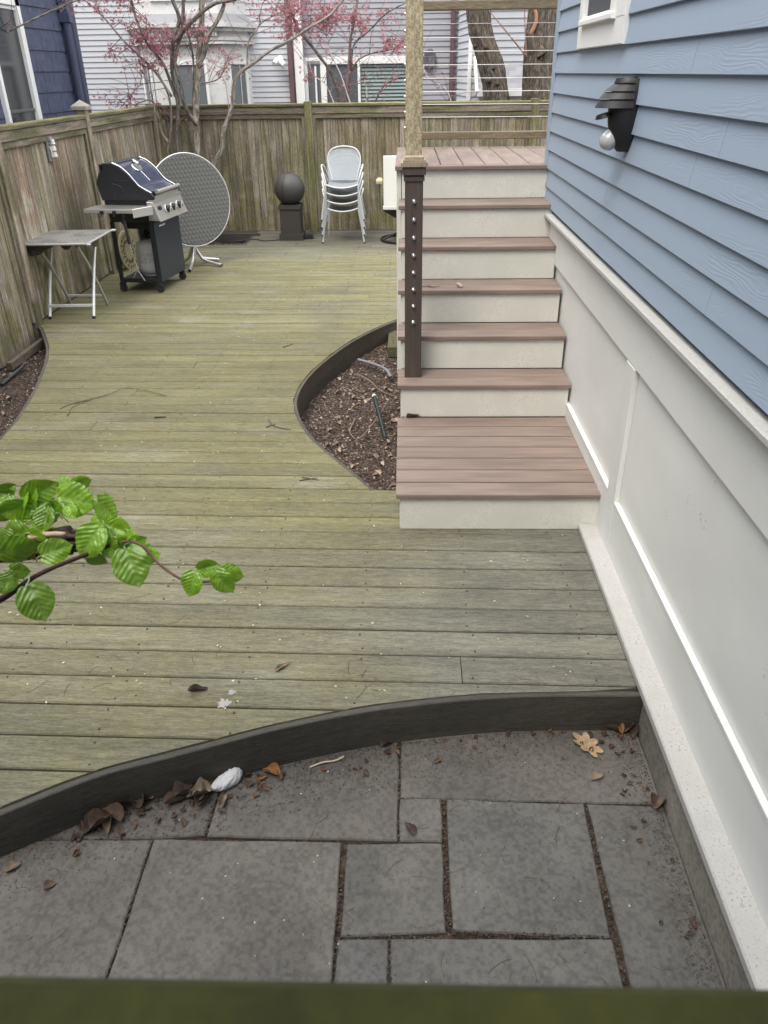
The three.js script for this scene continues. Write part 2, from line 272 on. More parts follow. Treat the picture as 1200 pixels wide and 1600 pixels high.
{
  const pitch = .14, bw = .1335, z0 = -2.011 - .07;
  const shapes = (row, xa, xb, cutA, cutB) => {
    const zc = z0 - row * pitch, tone = rr(.94, 1.06);
    const len = 1, slope = (x) => SH * (x + .35);
    // end functions iterate once because the row is slightly askew
    const E0 = zl => { let x = leftLim(zc + zl) + .004; x = leftLim(zc + zl + slope(x)) + .004; return cutA !== null ? Math.max(x, cutA) : x; };
    const E1 = zl => { let x = rightLim(zc + zl) - .004; x = rightLim(zc + zl + slope(x)) - .004; x = rightLim(zc + zl + slope(x)) - .004; return cutB !== null ? Math.min(x, cutB) : x; };
    const mid0 = E0(0), mid1 = E1(0); if (Math.min(mid1, E1(-.06)) < -3.2) return;
    const L = mid1 - mid0; if (L < .05 && E1(-.06) - E0(-.06) < .05) return;
    const g = plank(len, bw, .028, { nz: 6, nx: clamp(Math.ceil(L / .07), 4, 90), c: .004, e0: E0, e1: z => Math.max(E1(z), E0(z) + .001), col: (x, z) => deckColour(x, zc + z + slope(x), tone) });
    const p = g.attributes.position; for (let i = 0; i < p.count; i++) p.setZ(i, p.getZ(i) + zc + slope(p.getX(i)));
    const lift = rr(-.0015, .0015); g.translate(0, -.014 + lift, 0); g.computeVertexNormals();
    mk(deck, 'deck_board', g, M.deck);
  };
  for (let row = -9; row <= 61; row++) {
    const j = rnd(); const has = row < 3 ? row === 0 : j < .55;
    if (has) { const c = row === 0 ? .2 : rr(-2.2, .3); shapes(row, 0, 0, null, c - .0015); shapes(row, 0, 0, c + .0015, null); } else shapes(row, 0, 0, null, null);
  }
  // screw heads in pairs along the joists
  const list = []; for (let row = -4; row <= 60; row++) for (let x = -3; x < .8; x += .406) for (const dz of [-.045, .045]) {
    const zc = z0 - row * pitch, z = zc + dz + SH * (x + .35); if (x > leftLim(z) + .03 && x < rightLim(z) - .03) list.push({ p: [x + rr(-.012, .012), .0004, z + rr(-.006, .006)], r: [0, 0, 0], s: rr(.8, 1.2) });
  }
  instances(deck, 'screw_head', new THREE.CylinderGeometry(.0036, .0036, .003, 7), mat([.05, .045, .035], { rough: .8 }), list);
  // curved skirting boards
  mk(deck, 'front_fascia', ribbon(FRONT, -.168, -.004, .024, 1, 90), M.fascia);
  mk(deck, 'bed_fascia', ribbon([...BEDR, [-.13, -3.388], [.02, -3.386]].map(p => p), -.34, -.004, .022, -1, 90), M.fasciaBed);
  mk(deck, 'bed_fascia', ribbon(BEDL, -.34, -.004, .024, 1, 70), M.fasciaBed);
  mk(deck, 'edging_board', box(1.25, .1, .035, -2.5, -.02, -10.38, { ax: 'x' }), M.fascia);
  mk(deck, 'edging_board', box(.035, .1, .6, -1.97, -.05, -10.08, { ax: 'z' }), M.fascia);
  const joists = []; for (let z = -9.5; z < -1.9; z += .406) if (z < -3.6 || z > -3.3) joists.push(box(.5, .1, .04, -1.4, -.09, z)); mk(deck, 'joist', joists, M.fasciaBed);
}
// ---------------------------------------------------------------- mulch beds
function bed(name, x0, x1, z0, z1, y, inside) {
  const nx = 60, nz = 90, g = new THREE.PlaneGeometry(x1 - x0, z1 - z0, nx, nz).rotateX(-Math.PI / 2).translate((x0 + x1) / 2, 0, (z0 + z1) / 2), p = g.attributes.position, u = g.attributes.uv;
  const H = (x, z) => y + (F(x * 2.3, z * 2.3, 4, 44) - .5) * .09 + (F(x * 16, z * 16, 3, 45) - .5) * .02;
  for (let i = 0; i < p.count; i++) { p.setY(i, H(p.getX(i), p.getZ(i))); u.setXY(i, p.getX(i), p.getZ(i)); }
  g.computeVertexNormals(); const root = struct(name); mk(root, 'soil', g, M.dirt);
  const list = []; for (let i = 0; i < 15000; i++) {
    const x = rr(x0, x1), z = rr(z0, z1); if (!inside(x, z)) continue;
    const k = rnd(), v = k < .07 ? rr(.3, .55) : k < .4 ? rr(.1, .2) : rr(.035, .09), L = k < .07 ? rr(.35, .9) : rr(.4, 1.3);
    list.push({ p: [x, H(x, z) + .003, z], r: [rr(-.45, .45), rr(0, 6.3), rr(-.45, .45)], s: [L, rr(.5, 1.6), rr(.5, 1.5)], c: k < .07 ? [v, v * .82, v * .7] : [v, v * .72, v * .58] });
  }
  instances(root, 'wood_chip', plank(.019, .0065, .0025, { c: .0008 }), mat([1, 1, 1], { rough: .95 }), list);
  return H;
}
const bedRH = bed('planting_bed', -.75, .02, -6.5, -3.38, -.17, (x, z) => x > interp(BEDR, z) + .02);
const bedLH = bed('planting_bed', -3.6, -2.3, -6.5, -2.9, -.14, (x, z) => x < interp(BEDL, z) - .02);
bed('planting_bed', -3.1, -1.93, -10.55, -9.72, -.1, () => true);
// ---------------------------------------------------------------- flagstone patio
const patio = struct('patio'); const PY = -.165;
{
  const bedG = new THREE.PlaneGeometry(5, 3.4).rotateX(-Math.PI / 2).translate(-1.6, PY - .016, -.3), u = bedG.attributes.uv, p = bedG.attributes.position; for (let i = 0; i < p.count; i++) u.setXY(i, p.getX(i), p.getZ(i));
  mk(patio, 'joint_sand', bedG, M.dirt);
  const slabs = [                                                  // corners [x, z]
    [[-.008, -2.0], [-.008, -1.656], [.80, -1.641], [.80, -2.0]],
    [[-.572, -1.9], [-.59, -1.508], [-.022, -1.502], [-.02, -1.9]],
    [[-1.3, -1.55], [-1.13, -1.489], [-.752, -1.50], [-.604, -1.512], [-.586, -1.9], [-1.3, -1.75]],
    [[-1.6, -1.35], [-1.45, -1.48], [-1.10, -1.482], [-.755, -1.488], [-.762, -.9], [-.76, -.35], [-1.6, -.35]],
    [[-.745, -1.49], [-.19, -1.486], [-.183, -1.084], [-.19, -.62], [-.75, -.63]],
    [[-.009, -1.647], [.113, -1.65], [.112, -1.5], [-.012, -1.496]],
    [[-.166, -1.482], [.11, -1.49], [.108, -1.222], [-.166, -1.206]],
    [[.135, -1.65], [.556, -1.638], [.542, -1.216], [.132, -1.226]],
    [[.574, -1.636], [.80, -1.63], [.80, -.62], [.567, -.63]],
    [[-.033, -1.197], [.544, -1.204], [.544, -.66], [-.03, -.65]],
    [[-.172, -1.192], [-.045, -1.194], [-.044, -.9], [-.176, -.9]],
    [[-.178, -.89], [-.044, -.89], [-.04, -.64], [-.18, -.63]],
    [[-3, -.62], [-1.62, -.62], [-1.62, .4], [-3, .4]], [[-1.6, -.33], [-.77, -.34], [-.77, .6], [-1.6, .6]], [[-.75, -.61], [.1, -.62], [.1, .5], [-.75, .5]], [[.12, -.62], [.8, -.6], [.8, .5], [.12, .5]],
  ];
  const tone = [[.93, .88, .83], [.97, .91, .85], [.98, .91, .85], [1.02, .98, .92], [1.04, 1, .94], [.96, .94, .91], [1.02, 1.0, .95], [1.02, 1.02, .99], [.98, .97, .94], [1.04, 1.03, .99], [.93, .93, .92], [1, 1, 1], [1, 1, 1], [1, 1, 1], [1, 1, 1], [1, 1, 1]];
  slabs.forEach((s, i) => {
    const pts = []; s.forEach((a, k) => { const b = s[(k + 1) % s.length], L = Math.hypot(a[0] - b[0], a[1] - b[1]), n = Math.max(2, Math.round(L / .05)); for (let q = 0; q < n; q++) { const t = q / n, e = (F(a[0] * 9 + q * .6 + i * 7, a[1] * 9 + k, 2, 3) - .5) * .008; pts.push([mix(a[0], b[0], t) + e, -mix(a[1], b[1], t) + e]); } });
    const g = poly(pts, .03, { b: .004, grow: .0028 }).rotateX(-Math.PI / 2).translate(0, PY - .034 + rr(-.002, .002), 0);
    const uv = g.attributes.uv, p = g.attributes.position, nn = g.attributes.normal, ou = rr(0, 3), ov = rr(0, 3); for (let k = 0; k < p.count; k++) if (Math.abs(nn.getY(k)) > .5) uv.setXY(k, p.getX(k) + ou, p.getZ(k) + ov);
    const m = M.stone.clone(); m.color.setRGB(...tone[i].map(v => v * .53)); mk(patio, 'flagstone', g, m);
  });
}
// ---------------------------------------------------------------- the blue house on the right
const house = thing('blue_house', 'blue clapboard house with grey panelled base and white ledge beside the stairs', 'house');
const HX = .868, ZC = -5.12, ZN = 1.2;
{
  // core of the house behind its cladding
  mk(house, 'wall', [box(6, 4.1, ZN - ZC - .02, HX + .02 + 3, 3.1, (ZC + ZN) / 2), box(6, 1.5, ZN - ZC - .02, HX + .035 + 3, .3, (ZC + ZN) / 2)], M.sidingCorner);
  mk(house, 'rear_wing_wall', [box(5.2, 5.2, .3, -1.75, 2.2, 1.37)], M.sidingCorner);
  mk(house, 'roof', box(6.9, .25, ZN - ZC + .5, HX + 3.1, 5.28, (ZC + ZN) / 2), mat([.1, .1, .1]));
  mk(house, 'corner_board', box(.03, 3.9, .1, HX + .006, 3.07, ZC - .04, { c: .004 }), M.sidingCorner);
  const E = .0998, tilt = .14;
  for (let k = 0; k < 30; k++) {
    const y = 1.104 + k * E, spans = y > 1.83 && y < 3.2 ? [[ZC + .012, -4.452], [-3.542, ZN]] : [[ZC + .012, ZN]];
    for (const [a, b] of spans) {
      const cuts = [a]; let z = a + (k === 5 ? .28 : rr(.9, 3.4)); while (z < b - .3) { cuts.push(z); z += rr(2.2, 3.6); } cuts.push(b);
      for (let i = 0; i + 1 < cuts.length; i++) { const L = cuts[i + 1] - cuts[i] - .002; const g = plank(L, .118, .011, { c: .0015 }).rotateX(Math.PI / 2).rotateY(Math.PI / 2).rotateZ(-tilt * .9); g.translate(HX + .004, y + .058, (cuts[i] + cuts[i + 1]) / 2); mk(house, 'clapboard', g, M.siding); }
    }
  }
  // water table ledge, frieze, panels, batten, baseboards
  mk(house, 'water_table', [box(.062, .022, ZN - ZC, .861, 1.071, (ZC + ZN) / 2, { c: .004 }), box(.028, .02, ZN - ZC, .872, 1.05, (ZC + ZN) / 2, { c: .004 })], M.trim);
  mk(house, 'frieze_board', box(.022, .205, ZN - ZC, .879, .9385, (ZC + ZN) / 2), M.panel);
  for (const [a, b] of [[ZC, -2.915], [-2.795, -.4], [-.28, ZN]]) mk(house, 'base_panel', box(.012, .57, b - a, .892, .553, (a + b) / 2, { c: .001 }), M.panel);
  for (const z of [-2.855, -.34]) mk(house, 'batten', box(.022, .866, .118, .8765, .4, z, { c: .002 }), M.panel);
  for (const [a, b] of [[-5.1, -3.302], [-3.3, -2.916], [-2.794, -.401], [-.279, ZN]]) mk(house, 'baseboard', [box(.022, .26, b - a, .879, .136, (a + b) / 2, { c: .003 }), box(.006, .014, b - a - .002, .868, .261, (a + b) / 2, { c: .001 })], M.panel);
  mk(house, 'ledge', box(.094, .034, ZN + 3.018, .837, .012, (ZN - 3.018) / 2, { c: .005 }), M.trim);
  mk(house, 'foundation', box(.3, .45, ZN + 5.1, .955, -.231, (ZN - 5.1) / 2, { c: .01 }), M.concrete);
  // window with white casing and dark screen
  const w = mk(house, 'window', [box(.024, .097, .905, .858, 1.9535, -3.997), box(.026, 1.252, .09, .858, 2.6275, -4.406), box(.026, 1.252, .15, .858, 2.6275, -3.62), box(.024, .1, .905, .858, 3.3, -3.997)], M.white);
  mk(w, 'window_lining', box(.006, 1.42, .87, .8685, 2.62, -3.99, { c: .001 }), M.white);
  mk(w, 'sash', [box(.03, .03, .589, .852, 2.016, -4.0655), box(.03, 1.19, .03, .852, 2.6265, -4.345), box(.03, 1.198, .074, .852, 2.601, -3.733), box(.04, .022, .668, .846, 2.008, -4.0265)], M.white);
  mk(w, 'screen', box(.006, 1.2, .56, .862, 2.63, -4.05), M.screen);
}
// ---------------------------------------------------------------- stairs
const stairs = thing('deck_stairs', 'seven brown composite steps with cream risers against the blue house', 'stairs');
{
  const R = .189, RUN = .244, x0 = -.038, x1 = .876, T = .025; let z = -3.02;
  const board = (za, zb, y, a = x0, b = x1) => mk(stairs, 'tread_board', box(b - a, T, Math.abs(za - zb) - .012, (a + b) / 2, y - T / 2, (za + zb) / 2, { c: .004 }), M.tread);
  for (let k = 0; k < 7; k++) {
    const y = R * (k + 1), depth = k === 0 ? .868 : RUN, nose = z + .022;
    mk(stairs, 'riser', box(x1 - .004 + .018, R - T - .001, .018, (x1 - .004 - .018) / 2, R * k + (R - T) / 2, z - .009, { c: .002, ax: 'x' }), M.riser);
    if (k === 0) { const n = 7, w = (depth + .022) / n; for (let i = 0; i < n; i++) board(nose - i * w, nose - (i + 1) * w, y); }
    else if (k < 6) { const w = (depth + .022) / 2; board(nose, nose - w, y); board(nose - w, nose - 2 * w, y); }
    if (k < 6) { const zz = z - depth; mk(stairs, 'side_panel', box(.02, y - T, depth - .004, -.012, (y - T) / 2 - .001 - (k ? .0 : 0), (z + zz) / 2 - .012), M.riser); z = zz; }
    else {
      // landing: a picture-frame border and boards that run towards the yard
      const yT = y, zf = nose, zb = -6.42; mk(stairs, 'landing_border', box(1.9, T, .05, .86 + .03, yT - T / 2, zf - .025, { c: .004 }), M.tread);
      mk(stairs, 'landing_border', box(.138, T, zf - zb - .054, -.058 + .069, yT - T / 2, (zf - .054 + zb) / 2, { c: .004, ax: 'z' }), M.tread);
      for (let i = 0; i < 13; i++) mk(stairs, 'landing_board', box(.132, T, zf - .054 - zb, .084 + .068 + i * .1365, yT - T / 2 + rr(-.001, .001), (zf - .054 + zb) / 2, { c: .004, ax: 'z' }), M.tread);
      mk(stairs, 'side_panel', [box(.02, yT - T - .002, z - zb - .02, -.032, (yT - T) / 2, (z + zb) / 2), box(.012, yT - T, .09, -.046, (yT - T) / 2, z - .06), box(.012, .1, 1.2, -.046, yT - T - .06, -5.8)], M.riser);
      mk(stairs, 'back_panel', box(1.8, yT - T, .02, .88, (yT - T) / 2, zb + .03), M.riser);
    }
  }
}
// ---------------------------------------------------------------- railing: newel at the steps, weathered post and cable rail on the landing
const railing = thing('cable_railing', 'cable railing with dark newel post and lichen covered upper post on stairs', 'railing');
{
  const nx = .044, nz = -4.03, yb = .378;
  const nw = mk(railing, 'newel_post', box(.088, 1.022, .088, nx, yb + .511, nz, { c: .004 }), M.newel);
  mk(nw, 'collar', [box(.1, .02, .1, nx, 1.375, nz, { ax: 'y', c: .003 }), box(.112, .035, .112, nx, 1.41, nz, { ax: 'y', c: .004 })], M.newel);
  mk(nw, 'cap', [box(.126, .018, .126, nx, 1.4375, nz, { ax: 'y', c: .005 }), box(.108, .01, .108, nx, 1.452, nz, { ax: 'y', c: .004 })], M.capTan);
  mk(nw, 'cap_moulding', box(.09, .012, .09, nx, 1.463, nz, { ax: 'y', c: .005 }), M.capTan);
  for (let k = 0; k < 8; k++) { const y = .682 + k * .0846; mk(railing, 'cable_fitting', [new THREE.SphereGeometry(.0085, 14, 10).translate(nx, y, nz + .053), cyl(.011, .011, .004, 0, 0, 0, 14).rotateX(Math.PI / 2).translate(nx, y, nz + .046)], M.steel); }
  const px = .053, pz = -5.2;
  const up = mk(railing, 'upper_post', box(.1, 1.32, .1, px, 1.323 + .66, pz, { c: .005 }), M.lichen);
  mk(up, 'post_base', [box(.135, .02, .135, px, 1.334, pz, { ax: 'y', c: .004 }), box(.122, .02, .122, px, 1.354, pz, { ax: 'y', c: .006 })], M.capTan);
  for (let k = 0; k < 8; k++) { const y = .682 + k * .0846, y2 = y + .84; mk(railing, 'stair_cable', bar([nx, y, nz - .03], [px, y2, pz + .03], .0015, 6), M.rail); }
  // far side of the landing
  mk(railing, 'corner_post', box(.09, 1.15, .09, px, 1.323 + .575, -6.36, { c: .004 }), M.lichen);
  mk(railing, 'end_post', box(.09, 1.15, .09, 1.74, 1.323 + .575, -6.36, { c: .004 }), M.lichen);
  mk(railing, 'top_rail', box(1.7, .055, .09, .9, 2.213, -6.36, { c: .004 }), M.rail);
  mk(railing, 'bottom_rail', box(1.6, .05, .05, .9, 1.405, -6.36, { c: .004 }), M.rail);
  for (let k = 0; k < 8; k++) { const y = 1.525 + k * .083; mk(railing, 'cable', bar([px, y + .003, -6.36], [1.74, y - .004, -6.36], .0026, 6), M.cable); mk(railing, 'side_cable', bar([px - .0, y, -6.33], [px - .0, y, pz], .0024, 6), M.cable); mk(railing, 'cable_end', new THREE.SphereGeometry(.009, 8, 6).translate(px - .052, y, pz), M.steel); }
}
// ---------------------------------------------------------------- fences
const fenceBase = [[.20, .168, .128], [.185, .158, .122], [.215, .185, .145], [.17, .146, .112], [.19, .17, .138]];
function fence(name, label, x0, z0, turn, len, posts, o) {
  const t = thing(name, label, 'fence', [x0, 0, z0], turn); const H = 1.5;
  const colour = (seed, base, xAt) => (along) => {                 // along: height above the middle of the board
    const y = along + .68, X = xAt, n = F(X * 1.7 + seed, y * 1.4, 4, 71), n2 = F(X * 30 + seed, y * 3, 3, 72), n3 = F(X * 60 + seed * 3, y * 9, 3, 73);
    let c = base;
    c = mix3(c, [.165, .152, .082], clamp(sstep(.36, .62, n + o.moss) * .75 + (n2 - .5) * .6));                     // algae in blotches
    c = mix3(c, [.20, .105, .07], clamp(sstep(.5, .7, F(X * 2.5 + 7, y * 1.1, 3, 75)) * (y > .95 - n2 * .5 + n3 * .3 ? o.red * (.35 + n3) : 0)));    // bare red cedar where the rain never washed it
    c = mix3(c, [.11, .098, .062], clamp(sstep(.55, .75, F(X * 5 + 3, y * 2 + seed * .01, 3, 77)) * .6));
    if (y < .3 + .35 * n2) c = mix3(c, [.15, .14, .05], sstep(.4, .6, n3) * .75);                                        // bright moss near the ground
    c = mix3(c, [.29, .255, .205], sstep(.63, .8, n3) * .5);                                                             // pale worn streaks
    return c;
  };
  const wood = (s) => (x, z, y) => mix3([.18, .15, .115], [.115, .115, .055], clamp(sstep(.4, .65, F(x * 2 + s, z * 9 + y * 9, 4, 80)) * .9));
  const mossy = (s) => (x, z, y) => y > 0 ? mix3([.14, .132, .065], [.185, .18, .065], F(x * 7 + s, z * 20, 4, 81)) : [.1, .088, .06];
  let x = -.5; const cuts = posts.slice(); let pi = 0; const pw = .1;
  x = cuts[0];
  for (let i = 0; i + 1 < cuts.length; i++) {
    const a = cuts[i] + pw / 2 + .001, b = cuts[i + 1] - pw / 2 - .001; let q = a + .03;
    while (q < b - .05) {
      const w = Math.min(rr(.082, .1), b - .03 - q), bot = o.bottom ? o.bottom(q) : .015, top = 1.405, h = top - bot - rr(0, .012), base = mul3(fenceBase[Math.floor(rnd() * 5)], rr(.95, 1.3) * (o.bright || 1)), xm = q + w / 2, cf = colour(Math.floor(rnd() * 90), base, xm);
      const off = (top + bot) / 2 - .68; const g = plank(h, w - .003, .016, { c: .003, nx: 26, nz: 2, col: (l, z) => cf(l + off) }).rotateZ(Math.PI / 2).rotateY(-Math.PI / 2);
      g.translate(xm, (top + bot) / 2, rr(-.003, .003)); mk(t, 'fence_board', g, M.fence); q += w;
    }
    const L = b - a + .02, xm = (a + b) / 2, sd = rr(0, 50);
    mk(t, 'cap_rail', box(cuts[i + 1] - cuts[i] - pw - .002, .038, .106, (cuts[i] + cuts[i + 1]) / 2, H - .019, .0, { nx: 40, nz: 2, c: .006, col: mossy(sd) }), M.fence);
    mk(t, 'upper_rail', box(L, .075, .03, xm, H - .076, .026, { nx: 30, c: .004, col: wood(sd) }), M.fence);
    mk(t, 'lower_rail', box(L, .05, .022, xm, H - .14, .02, { nx: 30, c: .004, col: wood(sd + 9) }), M.fence);
    for (const e of [a + .018, b - .018]) mk(t, 'stile', box(.036, 1.3, .024, e, .69, .021, { nx: 20, c: .003, col: wood(e) }), M.fence);
    mk(t, 'backing_panel', box(L, 1.36, .006, xm, .72, -.016, { c: .001 }), M.backing);
    mk(t, 'back_rail', box(L, .06, .035, xm, .35, -.03, { nx: 4, col: wood(1) }), M.fence);
  }
  cuts.forEach((c, i) => {
    const cap = o.caps && o.caps.includes(i), h = cap ? 1.545 : 1.52, green = o.green && o.green.includes(i); const sd = rr(0, 90);
    const p = mk(t, 'post', box(pw, h + .3, pw, c, h / 2 - .15, .0, { c: .005, nx: 30, nz: 2, col: (l, z) => { const n = F(l * 3 + sd, z * 30, 4, 90), y = l + h / 2; const moss = green ? [.15, .15, .062] : [.125, .115, .065]; return mix3(green ? [.16, .148, .088] : [.30, .25, .185], moss, clamp(sstep(.35, .6, n + (y < .35 ? .2 : 0) - (o.bright > 1.2 ? .13 : 0)) + (green ? .2 : 0))); } }), M.fence);
    if (cap) mk(p, 'post_cap', [box(.155, .03, .155, c, h + .012, 0, { ax: 'y', c: .006 }), new THREE.ConeGeometry(.105, .055, 4).rotateY(Math.PI / 4).translate(c, h + .054, 0)], mat([.27, .25, .22], { rough: .8, map: null }));
  });
  return t;
}
// left fence, local x runs away from the viewer
fence('board_fence', 'weathered left fence of vertical boards with mossy cap beside the grill', -3.12, -2.3, Math.PI / 2, 8, [.06, 2.05, 4.05, 5.98, 8.28], { moss: -.02, bright: 1.3, red: .6, caps: [3], bottom: x => x < 4.0 ? -.13 : .015 });
fence('board_fence', 'green stained back fence behind the stacked chairs and sphere', -3.05, -10.66, 0, 6.2, [-.02, 1.86, 3.16, 4.64, 6.5], { moss: .05, red: .25, green: [1, 3, 0], bright: 1.05 });

// ---------------------------------------------------------------- pale grey house behind the yard
function courses(parent, name, x0, x1, z, y0, y1, e, m, o = {}) {  // clapboards on a wall that faces +z (or turned)
  for (let y = y0; y < y1; y += e) {
    const g = plank(x1 - x0, e * 1.2, .012, { c: .001 }).rotateX(Math.PI / 2).rotateX(-.17).translate((x0 + x1) / 2, y + e / 2, z);
    if (o.turn) { g.translate(-o.px, 0, -o.pz).rotateY(o.turn).translate(o.px, 0, o.pz); }
    mk(parent, name, g, m);
  }
}
const greyHouse = thing('grey_house', 'pale grey clapboard house with white bay window behind the back fence', 'house');
{
  const g = greyHouse, Z = -15, mA = M.greyClap, mB = mat([.34, .345, .375], { rough: .7, bump: TX.smooth, bs: .002 });
  mk(g, 'wall', [box(7.2, 6, .3, -5.5, 2.8, Z - .17), box(2.75, 6, .3, -.46, 2.8, Z - .37), box(8, 6, .3, 4.8, 2.8, Z - .37)], mA);
  mk(g, 'roof', box(14, .3, 5, -2, 5.9, Z - 2.2), M.black);
  courses(g, 'clapboard', -9, -1.93, Z, 1.0, 5.7, .0795, mA);
  courses(g, 'clapboard', -1.72, .9, Z - .2, 1.0, 5.7, .0795, mB);
  mk(g, 'corner_board', box(.15, 4.8, .12, -1.79, 3.2, Z - .02), M.white);
  mk(g, 'downspout', box(.075, 4.8, .07, -1.93, 3.2, Z + .06), M.maroon);
  mk(g, 'downspout', box(.07, 4.8, .07, .79, 3.2, Z - .1), M.maroon);
  // bay window
  const bay = mk(g, 'bay_window', (() => { const s = [[-4.5, -15.02], [-4.12, -14.52], [-2.98, -14.52], [-2.6, -15.02]].map(p => [p[0], -p[1]]); return poly(s.reverse(), 2.6).rotateX(-Math.PI / 2).translate(0, .3, 0); })(), M.whiteOld);
  const inBay = (name, parts, m, px, pz, turn) => mk(bay, name, parts.map(q => q.rotateY(turn).translate(px, 0, pz)), m);
  const fr = (w, h, y, t) => [box(w, t, .03, 0, y + h / 2 - t / 2, 0), box(w, t, .03, 0, y - h / 2 + t / 2, 0), box(t, h - 2 * t, .03, -w / 2 + t / 2, y, 0), box(t, h - 2 * t, .03, w / 2 - t / 2, y, 0)];
  for (const [x, z, turn, w] of [[-3.55, -14.5, 0, .6], [-4.33, -14.75, -.92, .4], [-2.79, -14.75, .92, .42]]) {
    inBay('window_frame', [...fr(w, .78, 1.62, .05)], M.white, x, z, turn);
    inBay('window_pane', [box(w - .1, .68, .01, 0, 1.62, -.012)], mat([.16, .18, .19], { rough: .08 }), x, z, turn);
    inBay('blind_cord', [bar([w * .08, 1.3, .004], [w * .1, 1.95, .004], .006, 5)], M.white, x, z, turn);
  }
  const ringP = (o, y, h) => poly([[-4.5 - o, 15.02], [-4.12 - o * .7, 14.52 - o], [-2.98 + o * .7, 14.52 - o], [-2.6 + o, 15.02]].reverse(), h).rotateX(-Math.PI / 2).translate(0, y, 0);
  mk(bay, 'cornice', [ringP(.06, 2.3, .05), ringP(.11, 2.43, .05), ringP(.17, 2.48, .06), ringP(.1, 2.25, .03)], M.whiteOld);
  for (let i = 0; i < 26; i++) mk(bay, 'dentil', box(.024, .06, .04, -4.06 + i * .041, 2.385, -14.44), M.white);
  mk(bay, 'bay_roof', [ringP(.14, 2.54, .03), ringP(.06, 2.57, .05), ringP(.014, 2.62, .048)], mat([.42, .42, .44], { rough: .8 }));
  mk(bay, 'upper_bay', [ringP(-.016, 2.672, .19), ringP(-.02, 3.6, .5)], M.white);
  for (const [x, z, turn, w] of [[-3.55, -14.5, 0, 1.0], [-4.31, -14.77, -.92, .5], [-2.79, -14.77, .92, .5]]) { inBay('upper_window_frame', fr(w, .78, 3.23, .07), M.white, x, z, turn); inBay('upper_window_pane', [box(w - .14, .66, .01, 0, 3.23, -.012)], mat([.30, .34, .38], { rough: .1 }), x, z, turn); }
  mk(bay, 'upper_core', ringP(-.06, 2.8, .86), M.whiteOld);
  // wide sliding window with a half drawn blind
  const sw = mk(g, 'sliding_window', [box(1.6, .11, .06, -.65, 2.0, Z - .14), box(.1, .75, .06, -1.4, 1.58, Z - .14), box(.1, .75, .06, .1, 1.58, Z - .14), box(.045, .72, .05, -.79, 1.6, Z - .14), box(1.6, .06, .08, -.65, 1.23, Z - .13)], M.white);
  mk(sw, 'pane', box(.56, .7, .01, -1.08, 1.6, Z - .15), mat([.10, .11, .12], { rough: .1 })); mk(sw, 'pane', box(.84, .7, .01, -.36, 1.6, Z - .18), mat([.08, .13, .13], { rough: .1 }));
  for (let i = 0; i < 12; i++) mk(sw, 'blind_slat', box(.8, .03, .004, -.36, 1.3 + i * .056, Z - .168, { c: .001 }).rotateX(0), mat([.36, .42, .41], { rough: .6 }));
  const sd = mk(g, 'side_door', [box(.05, .9, .05, -1.69, 1.55, Z - .1), box(.03, .85, .05, -1.53, 1.5, Z - .1), box(.3, .05, .05, -1.6, 2.02, Z - .1)], M.white); mk(sd, 'pane', box(.28, .85, .01, -1.58, 1.52, Z - .14), mat([.14, .15, .16], { rough: .1 }));
  mk(g, 'round_vent', [lathe([[.0, 0], [.1, 0], [.125, .02], [.125, .04], [.1, .045], [0, .03]], 24).rotateX(Math.PI / 2).scale(.9, 1.25, 1).translate(.42, 2.0, Z - .17)], mat([.1, .1, .115], { rough: .6 }));
  // wing that comes forward on the right, with its lean-to roof
  const X0 = .9, X1 = 1.0, zf = -13.9; mk(g, 'wing_wall', [poly([[X0 + .03, 15.2], [X1 + .03, 13.95], [4.5, 13.95], [4.5, 15.2]], 5.7).rotateX(-Math.PI / 2)], M.greyClap);
  courses(g, 'wing_clapboard', X1, 4.5, zf, 1.0, 5.5, .095, M.greyClap);
  courses(g, 'wing_clapboard', 0, 1.16, 0, 1.0, 5.5, .095, mat([.54, .56, .6], { rough: .7 }), { turn: 0, px: 0, pz: 0 });
  g.children.filter(o => o.name.startsWith('wing_clapboard')).slice(-48).forEach(o => { o.geometry.rotateY(-Math.PI / 2 - Math.atan2(.1, 1.15) * -1).translate(X0 - .005, 0, -15.07); });
  mk(g, 'wing_corner_board', box(.06, 4.5, .06, X1 + .01, 3.2, zf + .0), M.white);
  mk(g, 'barge_board', box(.04, .1, .82, 0, 0, 0, { ax: 'z' }).rotateX(.6).translate(1.085, 1.75, -13.58), M.white);
  const rf = mk(g, 'lean_to_roof', box(1.75, .03, .68, 0, 0, 0, { ax: 'x' }).rotateX(.49).translate(1.98, 1.72, -13.58), mat([.30, .30, .31], { rough: .9 }));
  for (let i = 0; i < 6; i++) for (let j = 0; j < 9; j++) mk(rf, 'shingle', box(.19, .008, .15, 0, 0, 0, { c: .001, ax: 'x' }).rotateX(.49 + .05).translate(1.22 + j * .192 + (i % 2) * .09, 1.612 + i * .053, -13.33 - i * .1), [mat([.28, .28, .29], { rough: .95 }), mat([.31, .31, .32], { rough: .95 }), mat([.25, .25, .26], { rough: .95 })][(i * 7 + j * 5) % 3]);
  mk(g, 'eave_board', box(1.78, .1, .03, 1.98, 1.53, -13.24), M.white);
  mk(g, 'lean_to_wall', box(1.7, 1.5, .06, 1.98, .72, -13.36), M.whiteOld);
}
